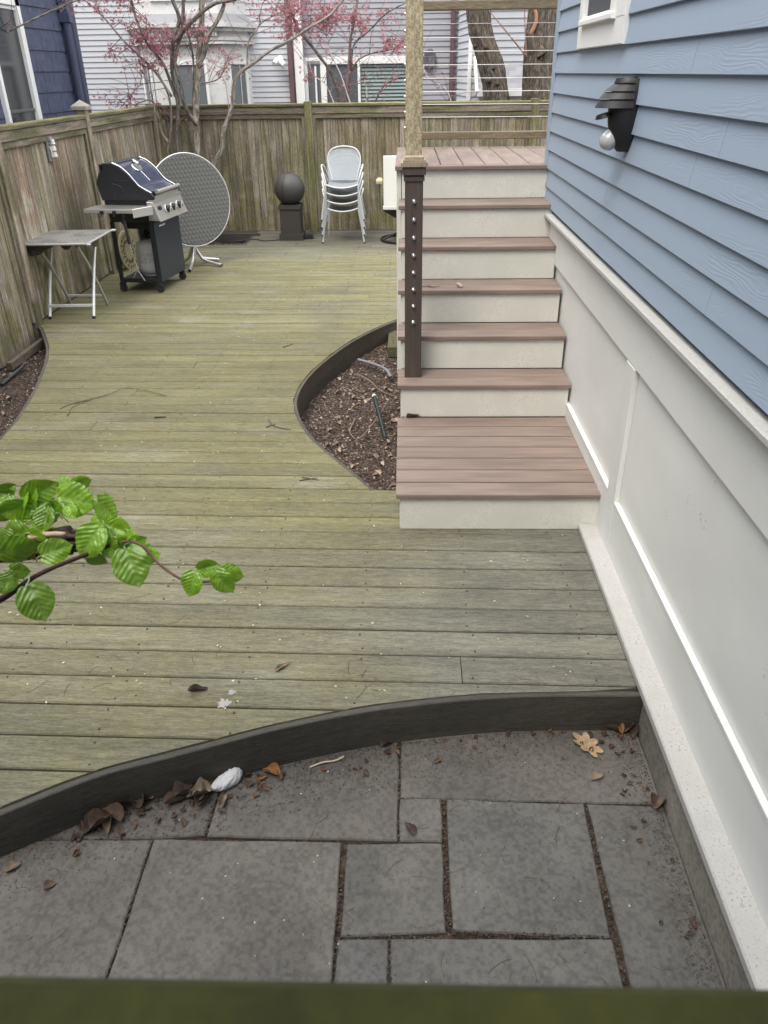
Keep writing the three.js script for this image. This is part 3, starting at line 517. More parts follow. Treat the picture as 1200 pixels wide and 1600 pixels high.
tag(mk(scene, 'security_light', [cyl(.035, .05, .1, 0, 0, 0, 14).rotateX(-1.1).rotateY(-.6).translate(-2.16, 1.99, -14.82), cyl(.035, .05, .1, 0, 0, 0, 14).rotateX(-1.1).rotateY(.7).translate(-2.04, 1.96, -14.82), cyl(.05, .05, .04, 0, 0, 0, 16).rotateX(Math.PI / 2).translate(-2.1, 2.04, -14.96), box(.03, .03, .12, -2.1, 2.01, -14.9)], M.white), 'white twin head security light on the grey house beside the maroon downpipe', 'light fixture');
// ---------------------------------------------------------------- navy shingled house on the left
{
  const g = thing('navy_house', 'dark navy shingled house with a white framed window beyond the left fence', 'house'), X = -4.2, ZF = -11.42;
  mk(g, 'wall', box(4, 6, 12, X - 2.03, 2.6, ZF + 6.02), M.navyTrim);
  mk(g, 'roof', box(4.6, .25, 12.6, X - 2, 5.7, ZF + 6), M.black);
  const E = .213; for (let k = 0; k < 20; k++) {
    const y = .82 + k * E; let z = ZF; while (z < -5) {
      let w = Math.min(rr(.28, .62), -5 - z + .01); const zz = z; z += w;
      if (zz + w > -9.86 && zz < -8.93 && y > 1.0 && y < 2.5) { continue; }
      const gg = plank(w - .003, E * 1.12, .009, { c: .001 }).rotateX(Math.PI / 2).rotateX(-.045).rotateY(Math.PI / 2).translate(X, y + E / 2 + rr(-.002, .002), zz + w / 2); mk(g, 'shingle', gg, M.navy);
    }
  }
  const fill = (za, zb) => { for (let k = 1; k < 8; k++) { const y = .82 + k * E; mk(g, 'shingle', plank(zb - za, E * 1.12, .009, { c: .001 }).rotateX(Math.PI / 2).rotateX(-.045).rotateY(Math.PI / 2).translate(X - .002, y + E / 2, (za + zb) / 2), M.navy); } };
  fill(-10.5, -9.82); fill(-8.95, -8.4);
  mk(g, 'corner_board', [box(.03, 6, .1, X + .005, 2.6, ZF + .05), box(.1, 6, .03, X - .05, 2.6, ZF - .012)], M.navyTrim);
  const ds = mk(g, 'downspout', [cyl(.05, .05, 4.8, X + .07, 2.7, ZF + .42, 14)], M.navyTrim); mk(ds, 'hopper', [box(.13, .1, .13, X + .075, 2.44, ZF + .42), box(.1, .2, .1, X + .075, 2.58, ZF + .42)], M.navyTrim);
  mk(g, 'vertical_trim', cyl(.055, .055, 5.6, X + .05, 2.7, ZF + .2, 14), M.navyTrim);
  const w = mk(g, 'window', [box(.05, 1.35, .1, X + .025, 1.93, -9.74), box(.05, 1.35, .06, X + .025, 1.93, -8.98), box(.05, .12, .86, X + .025, 2.54, -9.36), box(.03, .035, .66, X + .012, 2.46, -9.36), box(.06, .05, .86, X + .03, 1.28, -9.36)], M.white);
  mk(w, 'pane', box(.01, 1.2, .68, X + .006, 1.9, -9.36), M.darkGlass); mk(w, 'sash_bar', box(.025, .03, .66, X + .014, 1.5, -9.36), mat([.1, .1, .1]));
}
// ---------------------------------------------------------------- two old trunks behind the back fence
function oldTrunk(label, path, r, seedN) {
  const t = thing('old_tree', label, 'tree'), m = mat([.46, .38, .29], { map: TX.bark, bump: TX.bark, bs: .02, rough: .95 });
  const cv = new THREE.CatmullRomCurve3(path.map(p => new THREE.Vector3(...p))), n = 120, seg = 110, B = [], U = [], I = [], L = cv.getLength();
  for (let i = 0; i <= n; i++) {
    const q = i / n, c = cv.getPointAt(q); let R = r * (1 + .3 * Math.pow(1 - q, 5));
    for (let j = 0; j <= seg; j++) {
      const a = j / seg * 2 * Math.PI, y = q * L; const w = fbm(a / 6.283 * 6, y * 3, 6, 999, 3, seedN) * 1.6, rid = 1 - Math.abs(fbm((a / 6.283 + w * .02) * 22, y * 2.6, 22, 999, 3, seedN + 5) - .5) * 4;
      const kn = Math.max(0, vn(a / 6.283 * 5, y * 2.2, 5, 999, seedN + 8) - .8) * .5, rad = R * (1 + kn + .12 * (fbm(a / 6.283 * 3, y * 1.3, 3, 999, 3, seedN + 3) - .5)) - .02 * sstep(.2, 1, rid);
      B.push(c.x + Math.cos(a) * rad, c.y, c.z + Math.sin(a) * rad); U.push(y, j / seg * 1.5);
    }
  }
  for (let i = 0; i < n; i++) for (let j = 0; j < seg; j++) { const a = i * (seg + 1) + j, b = a + seg + 1; I.push(a, b, a + 1, b, b + 1, a + 1); }
  const g = new THREE.BufferGeometry(); g.setAttribute('position', new THREE.Float32BufferAttribute(B, 3)); g.setAttribute('uv', new THREE.Float32BufferAttribute(U, 2)); g.setIndex(I); g.computeVertexNormals(); mk(t, 'trunk', g, m);
  return [t, m];
}
{
  const [t1, m1] = oldTrunk('leaning left hand old trunk with rough ridged bark behind the back fence', [[1.42, -.4, -12.7], [1.34, 1.0, -12.6], [1.31, 1.5, -12.6], [1.19, 1.95, -12.6], [1.05, 2.3, -12.6], [1.0, 2.7, -12.6], [.98, 4.5, -12.6], [.9, 7, -12.7]], .172, 3);
  for (const p of [[1.12, 2.1, -12.43], [1.24, 1.85, -12.43], [1.18, 1.7, -12.43], [.98, 2.12, -12.5], [1.3, 1.66, -12.43]]) mk(t1, 'burl', new THREE.IcosahedronGeometry(rr(.03, .05), 1).scale(1, .8, .8).translate(...p), m1);
  for (let i = 0; i < 7; i++) { const a = i * .9; mk(t1, 'limb', limb([[.9, 6.8, -12.7], [.9 + Math.cos(a) * .9, 8, -12.7 + Math.sin(a) * .9], [.9 + Math.cos(a) * 2.4, 9.6, -12.7 + Math.sin(a) * 2.4]], .09, .02, { step: .3 }), m1); }
  const [t2, m2] = oldTrunk('thick right hand old trunk with a pruned stub beside the blue house', [[1.97, -.4, -12.6], [1.93, 1.0, -12.6], [1.91, 1.5, -12.6], [1.88, 1.95, -12.6], [1.9, 2.3, -12.6], [1.92, 2.7, -12.6], [2.0, 4.5, -12.6], [2.1, 7, -12.7]], .215, 13);
  mk(t2, 'stub', [limb([[1.86, 2.0, -12.5], [1.74, 2.18, -12.46], [1.7, 2.3, -12.45]], .13, .05, { n: 14, seg: 24, knob: .3 })], m2);
  mk(t2, 'shoot', [limb([[1.68, 1.98, -12.42], [1.65, 2.2, -12.4], [1.6, 2.6, -12.4]], .012, .006), limb([[1.66, 2.0, -12.4], [1.4, 2.25, -12.3], [1.12, 2.52, -12.3]], .012, .006)], mat([.26, .15, .11]));
  mk(t2, 'orange_shoot', limb([[1.72, 2.25, -12.42], [1.78, 2.4, -12.4], [1.72, 2.62, -12.4]], .03, .02, { seg: 8 }), mat([.38, .2, .12]));
  for (let i = 0; i < 7; i++) { const a = i * .9 + .4; mk(t2, 'limb', limb([[2.1, 6.8, -12.7], [2.1 + Math.cos(a) * .9, 8, -12.7 + Math.sin(a) * .9], [2.1 + Math.cos(a) * 2.4, 9.6, -12.7 + Math.sin(a) * 2.4]], .09, .02, { step: .3 }), m2); }
}
// ---------------------------------------------------------------- red leaved maples
const mapleLeaf = (() => {
  const pts = [], n = 5; for (let i = 0; i < n; i++) { const a = (i - 2) * .62, l = [.62, .88, 1, .88, .62][i]; pts.push([Math.sin(a) * l, Math.cos(a) * l]); if (i < n - 1) { const b = a + .31; pts.push([Math.sin(b) * .42, Math.cos(b) * .42]); } }
  const B = new Tri(), z = r => -.35 * r * r, O = [[0, 0, 0], [0, 0]];
  for (let i = 0; i + 1 < pts.length; i++) B.tri(O, [[pts[i + 1][0], pts[i + 1][1], z(Math.hypot(...pts[i + 1]))], pts[i + 1]], [[pts[i][0], pts[i][1], z(Math.hypot(...pts[i]))], pts[i]]);
  return B.geo();
})();
const mapleMat = mat([1, 1, 1], { rough: .7, phys: true, transmission: .35, thickness: 0, side: THREE.DoubleSide });
const barkPale = mat([1.05, .93, .79], { map: TX.bark, bump: TX.bark, bs: .004, rough: .9 }), barkDark = mat([.6, .52, .45], { map: TX.bark, bump: TX.bark, bs: .004, rough: .9 }), twigMat = mat([.2, .14, .13], { rough: .85 });
function maple(label, stems, clusters, z) {
  const t = thing('japanese_maple', label, 'tree'), S = [];
  for (const [pts, r0, r1, m, nm] of stems) { mk(t, nm || 'limb', limb(pts, r0 * .82, r1 * .85, { step: .05, seg: 12, knob: .2, kf: 14 }), m); const cv = new THREE.CatmullRomCurve3(pts.map(p => new THREE.Vector3(...p))); for (let i = 3; i <= 24; i++) S.push([cv.getPointAt(i / 24), r1]); }
  const tw = [], leaves = [];
  const twig = (a, b, r, lf, spread) => {
    const m = a.clone().lerp(b, .5).add(new THREE.Vector3(rr(-.08, .08), rr(-.05, .1), rr(-.08, .08)).multiplyScalar(a.distanceTo(b))); const cv = new THREE.CatmullRomCurve3([a, m, b]);
    tw.push(limb([a.toArray(), m.toArray(), b.toArray()], r, r * .45, { n: 6, seg: 4, knob: 0 }));
    for (let i = 0; i < Math.round(lf * .72); i++) { const p = cv.getPointAt(clamp(rr(.35, 1.02), 0, 1)), v = rr(.7, 1.25); leaves.push({ p: [p.x + rr(-1, 1) * spread, p.y - rr(0, .05), p.z + rr(-1, 1) * spread], r: [rr(2.2, 3.8), rr(-3, 3), rr(-.7, .7)], s: rr(.02, .042), c: [.46 * v, .19 * v, .225 * v] }); }
    return cv;
  };
  for (const [c, sp, n, lf] of clusters) for (let i = 0; i < n; i++) {
    const e = new THREE.Vector3(c[0] + rr(-1, 1) * sp, c[1] + rr(-.6, .6) * sp, c[2] + rr(-1, 1) * sp * 1.2); let best = S[0], bd = 1e9; for (const s of S) { const d = s[0].distanceTo(e) + rr(0, .25); if (d < bd) { bd = d; best = s; } }
    const cv = twig(best[0], e, .0045, lf, .03);
    for (let k = 0; k < 4; k++) { const a = cv.getPointAt(rr(.3, .95)); twig(a, a.clone().add(new THREE.Vector3(rr(-.22, .22), rr(-.14, .18), rr(-.2, .2))), .0025, Math.ceil(lf * .9), .025); }
  }
  for (let i = 0; i < 130; i++) { const s = S[Math.floor(rnd() * S.length)][0]; twig(s, s.clone().add(new THREE.Vector3(rr(-.4, .4), rr(-.1, .45), rr(-.3, .3))), .004, rnd() < .5 ? 3 : 0, .03); }
  const o = mk(t, 'twigs', tw, twigMat); o.userData.kind = 'stuff';
  instances(t, 'foliage', mapleLeaf, mapleMat, leaves);
}
maple('many stemmed maple with sparse red leaves growing in the back left corner', [
  [[[-2.56, -.1, -10.2], [-2.53, .92, -10.2], [-2.46, 1.54, -10.2], [-2.38, 1.93, -10.2], [-2.31, 2.24, -10.2], [-2.26, 2.54, -10.2], [-2.18, 3.1, -10.2], [-2.2, 3.9, -10.3]], .052, .03, barkPale, 'trunk'],
  [[[-2.74, -.1, -10.22], [-2.77, .96, -10.2], [-2.68, 1.51, -10.2], [-2.7, 1.8, -10.2], [-2.68, 1.99, -10.2], [-2.63, 2.18, -10.2], [-2.54, 2.37, -10.2], [-2.59, 2.55, -10.2], [-2.62, 2.9, -10.2], [-2.7, 3.5, -10.2]], .034, .02, barkDark, 'trunk'],
  [[[-2.48, 1.3, -10.18], [-2.58, 1.51, -10.12], [-2.6, 1.74, -10.12], [-2.64, 1.93, -10.15], [-2.6, 2.06, -10.15], [-2.52, 2.24, -10.15], [-2.46, 2.54, -10.15], [-2.42, 2.9, -10.15]], .03, .017, barkDark],
  [[[-2.6, 2.15, -10.12], [-2.46, 2.27, -10.1], [-2.3, 2.39, -10.1], [-2.1, 2.5, -10.1], [-1.89, 2.53, -10.1], [-1.6, 2.62, -10.1], [-1.3, 2.85, -10.1]], .034, .008, barkDark],
  [[[-2.5, -.1, -10.0], [-2.4, .6, -10.08], [-2.3, .9, -10.1], [-2.2, 1.03, -10.1], [-2.15, 1.24, -10.1], [-2.02, 1.5, -10.1], [-1.96, 1.76, -10.1], [-1.88, 1.84, -10.1], [-1.74, 1.92, -10.1], [-1.54, 2.04, -10.1], [-1.32, 2.13, -10.1], [-1.09, 2.25, -10.1], [-.8, 2.4, -10.1], [-.5, 2.75, -10.1], [-.35, 3.2, -10.1]], .04, .006, barkPale, 'trunk'],
  [[[-2.38, 1.9, -10.18], [-2.28, 2.05, -10.15], [-2.24, 2.18, -10.15], [-2.11, 2.33, -10.15], [-2.0, 2.51, -10.15], [-1.94, 2.8, -10.15]], .032, .022, barkPale],
  [[[-2.7, 1.6, -10.2], [-2.79, 1.93, -10.2], [-2.91, 2.09, -10.2], [-3.02, 2.34, -10.2], [-3.05, 2.55, -10.2], [-3.08, 2.9, -10.2]], .022, .012, barkDark],
  [[[-2.74, 1.6, -10.2], [-2.91, 1.87, -10.2], [-3.07, 2.03, -10.2], [-3.23, 2.19, -10.2], [-3.41, 2.41, -10.2], [-3.7, 2.66, -10.2]], .018, .007, barkPale],
  [[[-2.84, -.1, -10.25], [-2.9, .95, -10.25], [-2.84, 1.16, -10.25], [-2.79, 1.4, -10.25], [-2.79, 1.61, -10.25], [-2.88, 1.84, -10.25]], .026, .012, barkPale, 'trunk'],
  [[[-2.85, 1.09, -10.25], [-2.94, 1.23, -10.25], [-2.95, 1.41, -10.25], [-2.98, 1.56, -10.2], [-3.2, 1.52, -10.1]], .018, .007, barkPale],
  [[[-1.8, 1.9, -10.1], [-1.76, 2.14, -10.1], [-1.68, 2.23, -10.1], [-1.59, 2.32, -10.1], [-1.35, 2.42, -10.1]], .014, .007, barkPale],
  [[[-2.5, 1.5, -10.2], [-2.46, 2.0, -10.3], [-2.5, 2.4, -10.3], [-2.42, 2.9, -10.3]], .016, .008, barkDark],
  [[[-2.46, 1.72, -10.2], [-2.15, 1.78, -10.15], [-2.02, 1.95, -10.1], [-1.85, 2.0, -10.1]], .009, .005, barkPale],
  [[[-2.85, 1.75, -10.2], [-3.1, 1.72, -10.2], [-3.3, 1.55, -10.2], [-3.45, 1.56, -10.2]], .007, .003, barkDark],
  [[[-4.4, 2.15, -9.4], [-3.9, 2.35, -9.5], [-3.5, 2.5, -9.6], [-3.0, 2.66, -9.8]], .012, .009, barkPale],
], [
  [[-3.26, 2.5, -10.2], .16, 5, 12], [[-3.1, 2.52, -10.1], .14, 3, 9], [[-2.97, 2.2, -10.2], .17, 5, 12], [[-2.82, 2.16, -10.2], .17, 5, 12], [[-2.66, 2.18, -10.1], .14, 4, 10], [[-2.48, 2.15, -10.2], .15, 3, 8], [[-3.36, 1.98, -10.2], .08, 2, 8], [[-3.4, 1.55, -10.2], .07, 2, 7], [[-3.28, 1.52, -10.2], .08, 2, 7], [[-3.26, 1.66, -10.2], .06, 2, 6], [[-3.1, 1.9, -10.2], .12, 2, 7], [[-2.0, 2.06, -10.2], .06, 2, 8], [[-2.23, 1.9, -10.2], .1, 2, 7], [[-2.35, 2.3, -10.2], .18, 3, 7], [[-3.05, 1.85, -10.2], .12, 3, 7], [[-2.75, 1.9, -10.2], .14, 2, 6], [[-2.9, 2.3, -10.1], .16, 3, 9], [[-1.55, 2.4, -10.0], .2, 3, 8], [[-3.75, 2.58, -9.8], .12, 2, 8]]);
maple('second maple with dark forking stems and red leaves standing behind the back fence', [
  [[[-.86, -.3, -11.6], [-.85, 1.3, -11.6], [-.95, 1.78, -11.6], [-1.13, 2.03, -11.6], [-1.34, 2.28, -11.6], [-1.45, 2.49, -11.6], [-1.5, 2.8, -11.6]], .035, .018, barkDark, 'trunk'],
  [[[-.84, 1.2, -11.6], [-.74, 1.84, -11.6], [-.7, 2.2, -11.6], [-.63, 2.48, -11.6], [-.56, 2.8, -11.6]], .028, .016, twigMat],
  [[[-.83, 1.25, -11.6], [-.71, 1.84, -11.6], [-.66, 2.13, -11.6], [-.48, 2.27, -11.6], [-.23, 2.47, -11.6], [.06, 2.6, -11.6]], .02, .009, barkDark],
  [[[-.81, 1.35, -11.6], [-.65, 1.92, -11.6], [-.48, 2.02, -11.6], [-.19, 2.07, -11.6], [.1, 2.13, -11.6]], .014, .006, barkDark],
  [[[-.49, 1.3, -11.6], [-.28, 1.66, -11.6], [-.11, 1.74, -11.6], [.02, 1.76, -11.6], [.5, 1.8, -11.6]], .016, .007, barkDark],
  [[[-.88, 1.3, -11.5], [-1.05, 1.7, -11.5], [-1.2, 1.8, -11.5], [-1.25, 2.0, -11.5]], .012, .004, mat([.62, .57, .53])],
  [[[-.55, 1.3, -11.5], [-.5, 1.6, -11.5], [-.54, 1.75, -11.5]], .009, .003, mat([.62, .57, .53])],
  [[[-.72, 1.45, -11.5], [-.84, 1.8, -11.5], [-.98, 2.1, -11.5], [-1.0, 2.4, -11.5]], .012, .005, mat([.55, .5, .47])],
  [[[.7, .9, -11.5], [.55, 1.6, -11.5], [.3, 1.75, -11.5], [.15, 2.1, -11.5]], .008, .003, mat([.6, .55, .52])],
], [
  [[-1.46, 2.5, -11.4], .22, 7, 13], [[-1.22, 2.5, -11.4], .22, 7, 13], [[-.9, 2.48, -11.4], .2, 6, 12], [[-.66, 2.46, -11.4], .2, 5, 11], [[-.55, 2.33, -11.4], .12, 4, 9], [[-.14, 2.2, -11.4], .08, 4, 9], [[-.27, 2.22, -11.4], .08, 2, 9], [[0, 2.19, -11.4], .06, 3, 9], [[-1.25, 2.3, -11.4], .18, 5, 9], [[-1.06, 2.52, -11.4], .2, 5, 11], [[-.22, 2.53, -11.4], .12, 2, 8], [[-1.55, 2.3, -11.4], .15, 4, 10], [[-1.7, 2.5, -11.3], .2, 4, 10], [[-1.35, 1.75, -11.4], .1, 2, 5], [[-.2, 1.8, -11.5], .04, 1, 6], [[-.6, 1.9, -11.4], .2, 2, 4]]);

// ---------------------------------------------------------------- gas grill (front faces +x of its own frame, open left side faces the viewer)
const alu = mat([.62, .62, .61], { rough: .34, metal: .85 }), aluPaint = mat([.72, .73, .72], { rough: .42, metal: .2 }), chrome = mat([.8, .8, .8], { rough: .14, metal: 1 });
{
  const g = thing('gas_grill', 'dark blue gas grill with stainless control panel and side shelf by the left fence', 'grill', [-2.50, 0, -7.73], -.145);
  const navyGloss = mat([.006, .018, .055], { rough: .2, phys: true, clearcoat: 1, clearcoatRoughness: .12 }), blk = mat([.014, .016, .02], { rough: .5 }), ss = mat([.58, .575, .55], { rough: .3, metal: .8 }), cab = mat([.016, .022, .034], { rough: .38 });
  for (const [x, z] of [[.19, .27], [-.19, .27], [.19, -.27], [-.19, -.27]]) { const c = mk(g, 'caster', cyl(.036, .036, .03, 0, 0, 0, 20).rotateX(Math.PI / 2).rotateY(.5).translate(x, .036, z), blk); mk(c, 'fork', [box(.05, .025, .045, x, .075, z), cyl(.014, .014, .03, x, .09, z, 10)], blk); }
  for (const [x, z] of [[-.19, .275], [-.19, -.275], [.19, .275], [.19, -.275]]) mk(g, 'frame_post', box(.032, .56, .032, x, .36, z, { c: .004 }), blk);
  mk(g, 'bottom_shelf', [box(.4, .03, .56, 0, .105, 0), box(.4, .035, .02, 0, .115, .278), box(.4, .035, .02, 0, .115, -.278)], blk);
  mk(g, 'door', box(.022, .54, .57, .216, .37, 0, { c: .006 }), cab);
  mk(g, 'right_side_panel', box(.36, .5, .012, 0, .36, -.285), blk);
  const logo = tex(256, 64, 1, 1, (s, t) => { const b = [[.12, .3], [.38, .22], [.66, .3]]; let v = 0; for (const [c, w] of b) { const u = (s - c) / w; if (u > -.35 && u < .6) { const y = t - .5 - .1 * Math.sin(u * 17 + c * 20); if (Math.abs(y) < .16 + .12 * Math.sin(u * 31 + c * 9)) v = 1; } } return v ? [.86, .88, .9] : [.1, .13, .2]; });
  mk(g, 'script_badge', new THREE.PlaneGeometry(.16, .034).rotateY(Math.PI / 2).translate(.2282, .595, .1), mat([1, 1, 1], { map: logo, rough: .4 }));
  // fire box and drip pan
  mk(g, 'fire_box', [poly([[-.2, .64], [.2, .64], [.21, .8], [-.21, .8]], .56, { b: .006 }).translate(0, 0, -.28), poly([[-.12, .56], [.1, .56], [.18, .64], [-.18, .64]], .3).translate(0, 0, -.15), box(.06, .1, .06, .02, .52, 0), box(.45, .05, .565, .005, .815, 0)], blk);
  // control panel, sloped face with knobs
  mk(g, 'control_panel', poly([[.2, .66], [.318, .655], [.262, .82], [.2, .825]], .62, { b: .006 }).translate(0, 0, -.31), ss);
  const fa = Math.atan2(.056, .165), knob = (z, y, r, m2) => { const o = new THREE.Vector3(.262 + (.82 - y) * .34, y, z); return [o, r]; };
  for (const z of [.1, -.03, -.16]) { const [o] = knob(z, .735); const k = mk(g, 'knob', lathe([[0, 0], [.032, 0], [.034, .008], [.027, .014], [.025, .034], [0, .036]], 20).rotateZ(-Math.PI / 2 + fa).translate(o.x + .006, o.y, o.z), blk); mk(k, 'grip', box(.012, .05, .014, 0, 0, 0, { ax: 'y' }).rotateZ(-fa + .0).translate(o.x + .046, o.y + .012, o.z + .012), mat([.78, .78, .76], { rough: .3, metal: .4 })); mk(k, 'bezel', lathe([[.027, 0], [.04, 0], [.04, .006], [.03, .009]], 20).rotateZ(-Math.PI / 2 + fa).translate(o.x + .002, o.y, o.z), mat([.75, .75, .73], { rough: .3, metal: .5 })); }
  mk(g, 'ignition_button', cyl(.02, .02, .012, 0, 0, 0, 16).rotateZ(-Math.PI / 2 + fa).translate(.292, .765, .235), blk);
  // side shelves
  mk(g, 'side_shelf', [poly([[-.27, .31], [.2, .31], [.26, .34], [.17, .55], [-.29, .55]], .018, { b: .004 }).rotateX(Math.PI / 2).translate(0, .79, 0), poly([[.17, .545], [.262, .335], [.262, .33], [.17, .54]], .07).rotateX(Math.PI / 2).translate(0, .79, 0), box(.46, .03, .012, -.06, .773, .547)], ss);
  for (const x of [-.12, .0]) mk(g, 'tool_hook', [box(.03, .03, .02, x, .765, .556), tube([[x, .76, .56], [x, .735, .575], [x, .745, .59]], .003, 10, 6)], blk);
  mk(g, 'side_shelf', [poly([[-.2, -.31], [.2, -.31], [.25, -.33], [.18, -.48], [-.22, -.48]], .018).rotateX(Math.PI / 2).translate(0, .79, 0)], ss);
  // hood
  const prof = [[-.235, .83], [-.265, .97], [-.225, 1.06], [-.18, 1.085], [-.18, 1.14], [-.085, 1.142], [-.02, 1.115], [.05, 1.06], [.105, .995], [.14, .955], [.19, .925], [.25, .895], [.275, .86], [.262, .83]];
  const fc = prof.slice(5, 12), hood = new THREE.CatmullRomCurve3(fc.map(p => new THREE.Vector3(p[0], p[1], 0)));
  for (const s of [1, -1]) { const e = mk(g, 'hood_end', poly(prof, .022, { b: .004 }).translate(0, 0, s > 0 ? .272 : -.294), blk); if (s > 0) { mk(e, 'end_rib', [box(.13, .008, .006, -.02, 1.0, .297), box(.17, .008, .006, .05, .885, .297), tube([[-.11, .97, .297], [-.03, .945, .297], [.0, .86, .297]], .006, 16, 6), box(.008, .12, .006, -.11, .9, .297, { ax: 'y' })], blk); } mk(g, 'chrome_trim', tube(hood.getPoints(16).map(p => [p.x, p.y + .002, s * .283]), .0048, 40, 6), chrome); }
  const B = new Tri(), pts = hood.getPoints(28); for (let i = 0; i + 1 < pts.length; i++) { const a = pts[i], b = pts[i + 1], q = (p, z) => [[p.x - .004, p.y - .004, z], [0, 0]]; B.quad(q(a, -.275), q(a, .275), q(b, .275), q(b, -.275)); }
  const hg = smooth(B.geo()); mk(g, 'hood', hg, navyGloss);
  mk(g, 'hood_back', [box(.02, .3, .56, -.21, .98, 0), box(.12, .01, .55, -.13, 1.134, 0)], blk);
  mk(g, 'hood_stripe', [flat([.03, 1.078, .02], [.13, .972, .02], .006, .004)], chrome).visible = true;
  mk(g, 'emblem', lathe([[0, .006], [.04, .006], [.045, 0]], 24).scale(1, 1, 1.7).rotateZ(-.72).translate(.022, 1.085, .02), chrome);
  mk(g, 'thermometer', lathe([[0, .018], [.03, .018], [.034, .01], [.034, 0]], 24).rotateZ(-.55).translate(-.028, 1.118, -.06), chrome);
  const hd = mk(g, 'handle', bar([.285, .90, .25], [.285, .90, -.25], .018, 18), ss); for (const z of [.235, -.235]) mk(hd, 'handle_bracket', box(.07, .03, .025, .262, .893, z), blk);
  mk(g, 'lid_lip', box(.03, .03, .55, .255, .85, 0), ss); mk(g, 'front_ledge', box(.06, .02, .6, .245, .826, 0), ss);
}
{
  const t = thing('propane_tank', 'pale grey propane tank standing on the bottom shelf of the grill', 'gas tank', [-2.47, .122, -7.70]);
  const w = mat([.52, .52, .5], { rough: .5 });
  mk(t, 'tank_body', lathe([[0, .0], [.09, .0], [.13, .03], [.14, .08], [.14, .25], [.125, .3], [.08, .33], [.0, .335]], 36), w);
  const lab = tex(256, 128, 1, 1, (s, t2) => { const tx = (t2 * 14 % 1 < .35) && vn(s * 60, Math.floor(t2 * 14), 60, 14, 3) > .42 && s > .1 && s < .9 && t2 > .15 && t2 < .85; return tx ? [.45, .45, .47] : [.86, .86, .85]; });
  mk(t, 'label', new THREE.CylinderGeometry(.1412, .1412, .14, 32, 1, true, -1.3, 2.6).translate(0, .17, 0), mat([.75, .75, .74], { map: lab, rough: .55 }));
  mk(t, 'foot_ring', lathe([[.1, -.002], [.11, -.002], [.11, .03], [.1, .03]], 28), w);
  mk(t, 'collar', new THREE.CylinderGeometry(.1, .1, .11, 28, 1, true, .6, 5).translate(0, .375, 0), mat([.45, .45, .44], { rough: .5, side: THREE.DoubleSide }));
  mk(t, 'valve', [cyl(.018, .018, .07, 0, .36, 0, 12), cyl(.028, .028, .02, 0, .41, 0, 12), bar([0, .375, 0], [.05, .38, .07], .014)], M.black);
  mk(t, 'regulator_hose', tube([[.05, .38, .07], [.08, .42, .1], [.02, .47, .06], [-.06, .46, 0]], .009, 24, 8), M.black);
}
{
  const t = thing('lighting_rod', 'thin rod with black grip hanging from the grill side shelf', 'tool', [-2.495, 0, -7.165]);
  mk(t, 'grip', [bar([-.005, .70, 0], [.012, .5, .0], .012, 10, .015), tube([[-.007, .70, 0], [-.012, .74, .0], [.0, .755, 0], [.006, .73, 0]], .004, 14, 6)], M.black);
  mk(t, 'rod', [bar([.012, .5, 0], [.035, .27, -.02], .0035, 6), bar([.035, .27, -.02], [.09, .17, -.02], .003, 6), bar([.035, .27, -.02], [-.01, .2, -.02], .003, 6)], alu);
}
{
  const t = thing('sun_disc', 'straw coloured round disc with dark radial slits leaning on the fence behind the grill', 'garden ornament', [-3.0, .17, -8.55], Math.PI / 2 - .1);
  const straw = mat([.42, .38, .22], { map: TX.mildew, rough: .9 });
  mk(t, 'disc', lathe([[0, .0], [.07, .012], [.1, .004], [.2, .02], [.215, .008], [.21, 0], [0, -.006]], 40).rotateX(Math.PI / 2 - .12), straw);
  for (let r = 0; r < 2; r++) for (let i = 0; i < 18; i++) { const a = (i + r * .5) / 18 * 6.283, R = r ? .165 : .105; mk(t, 'slit', box(.034, .012, .004, 0, 0, 0, { c: .001 }).rotateZ(a).translate(Math.cos(a) * R, Math.sin(a) * R, .014 + (R - .1) * .1 - Math.sin(a) * R * .12), M.black); }
}
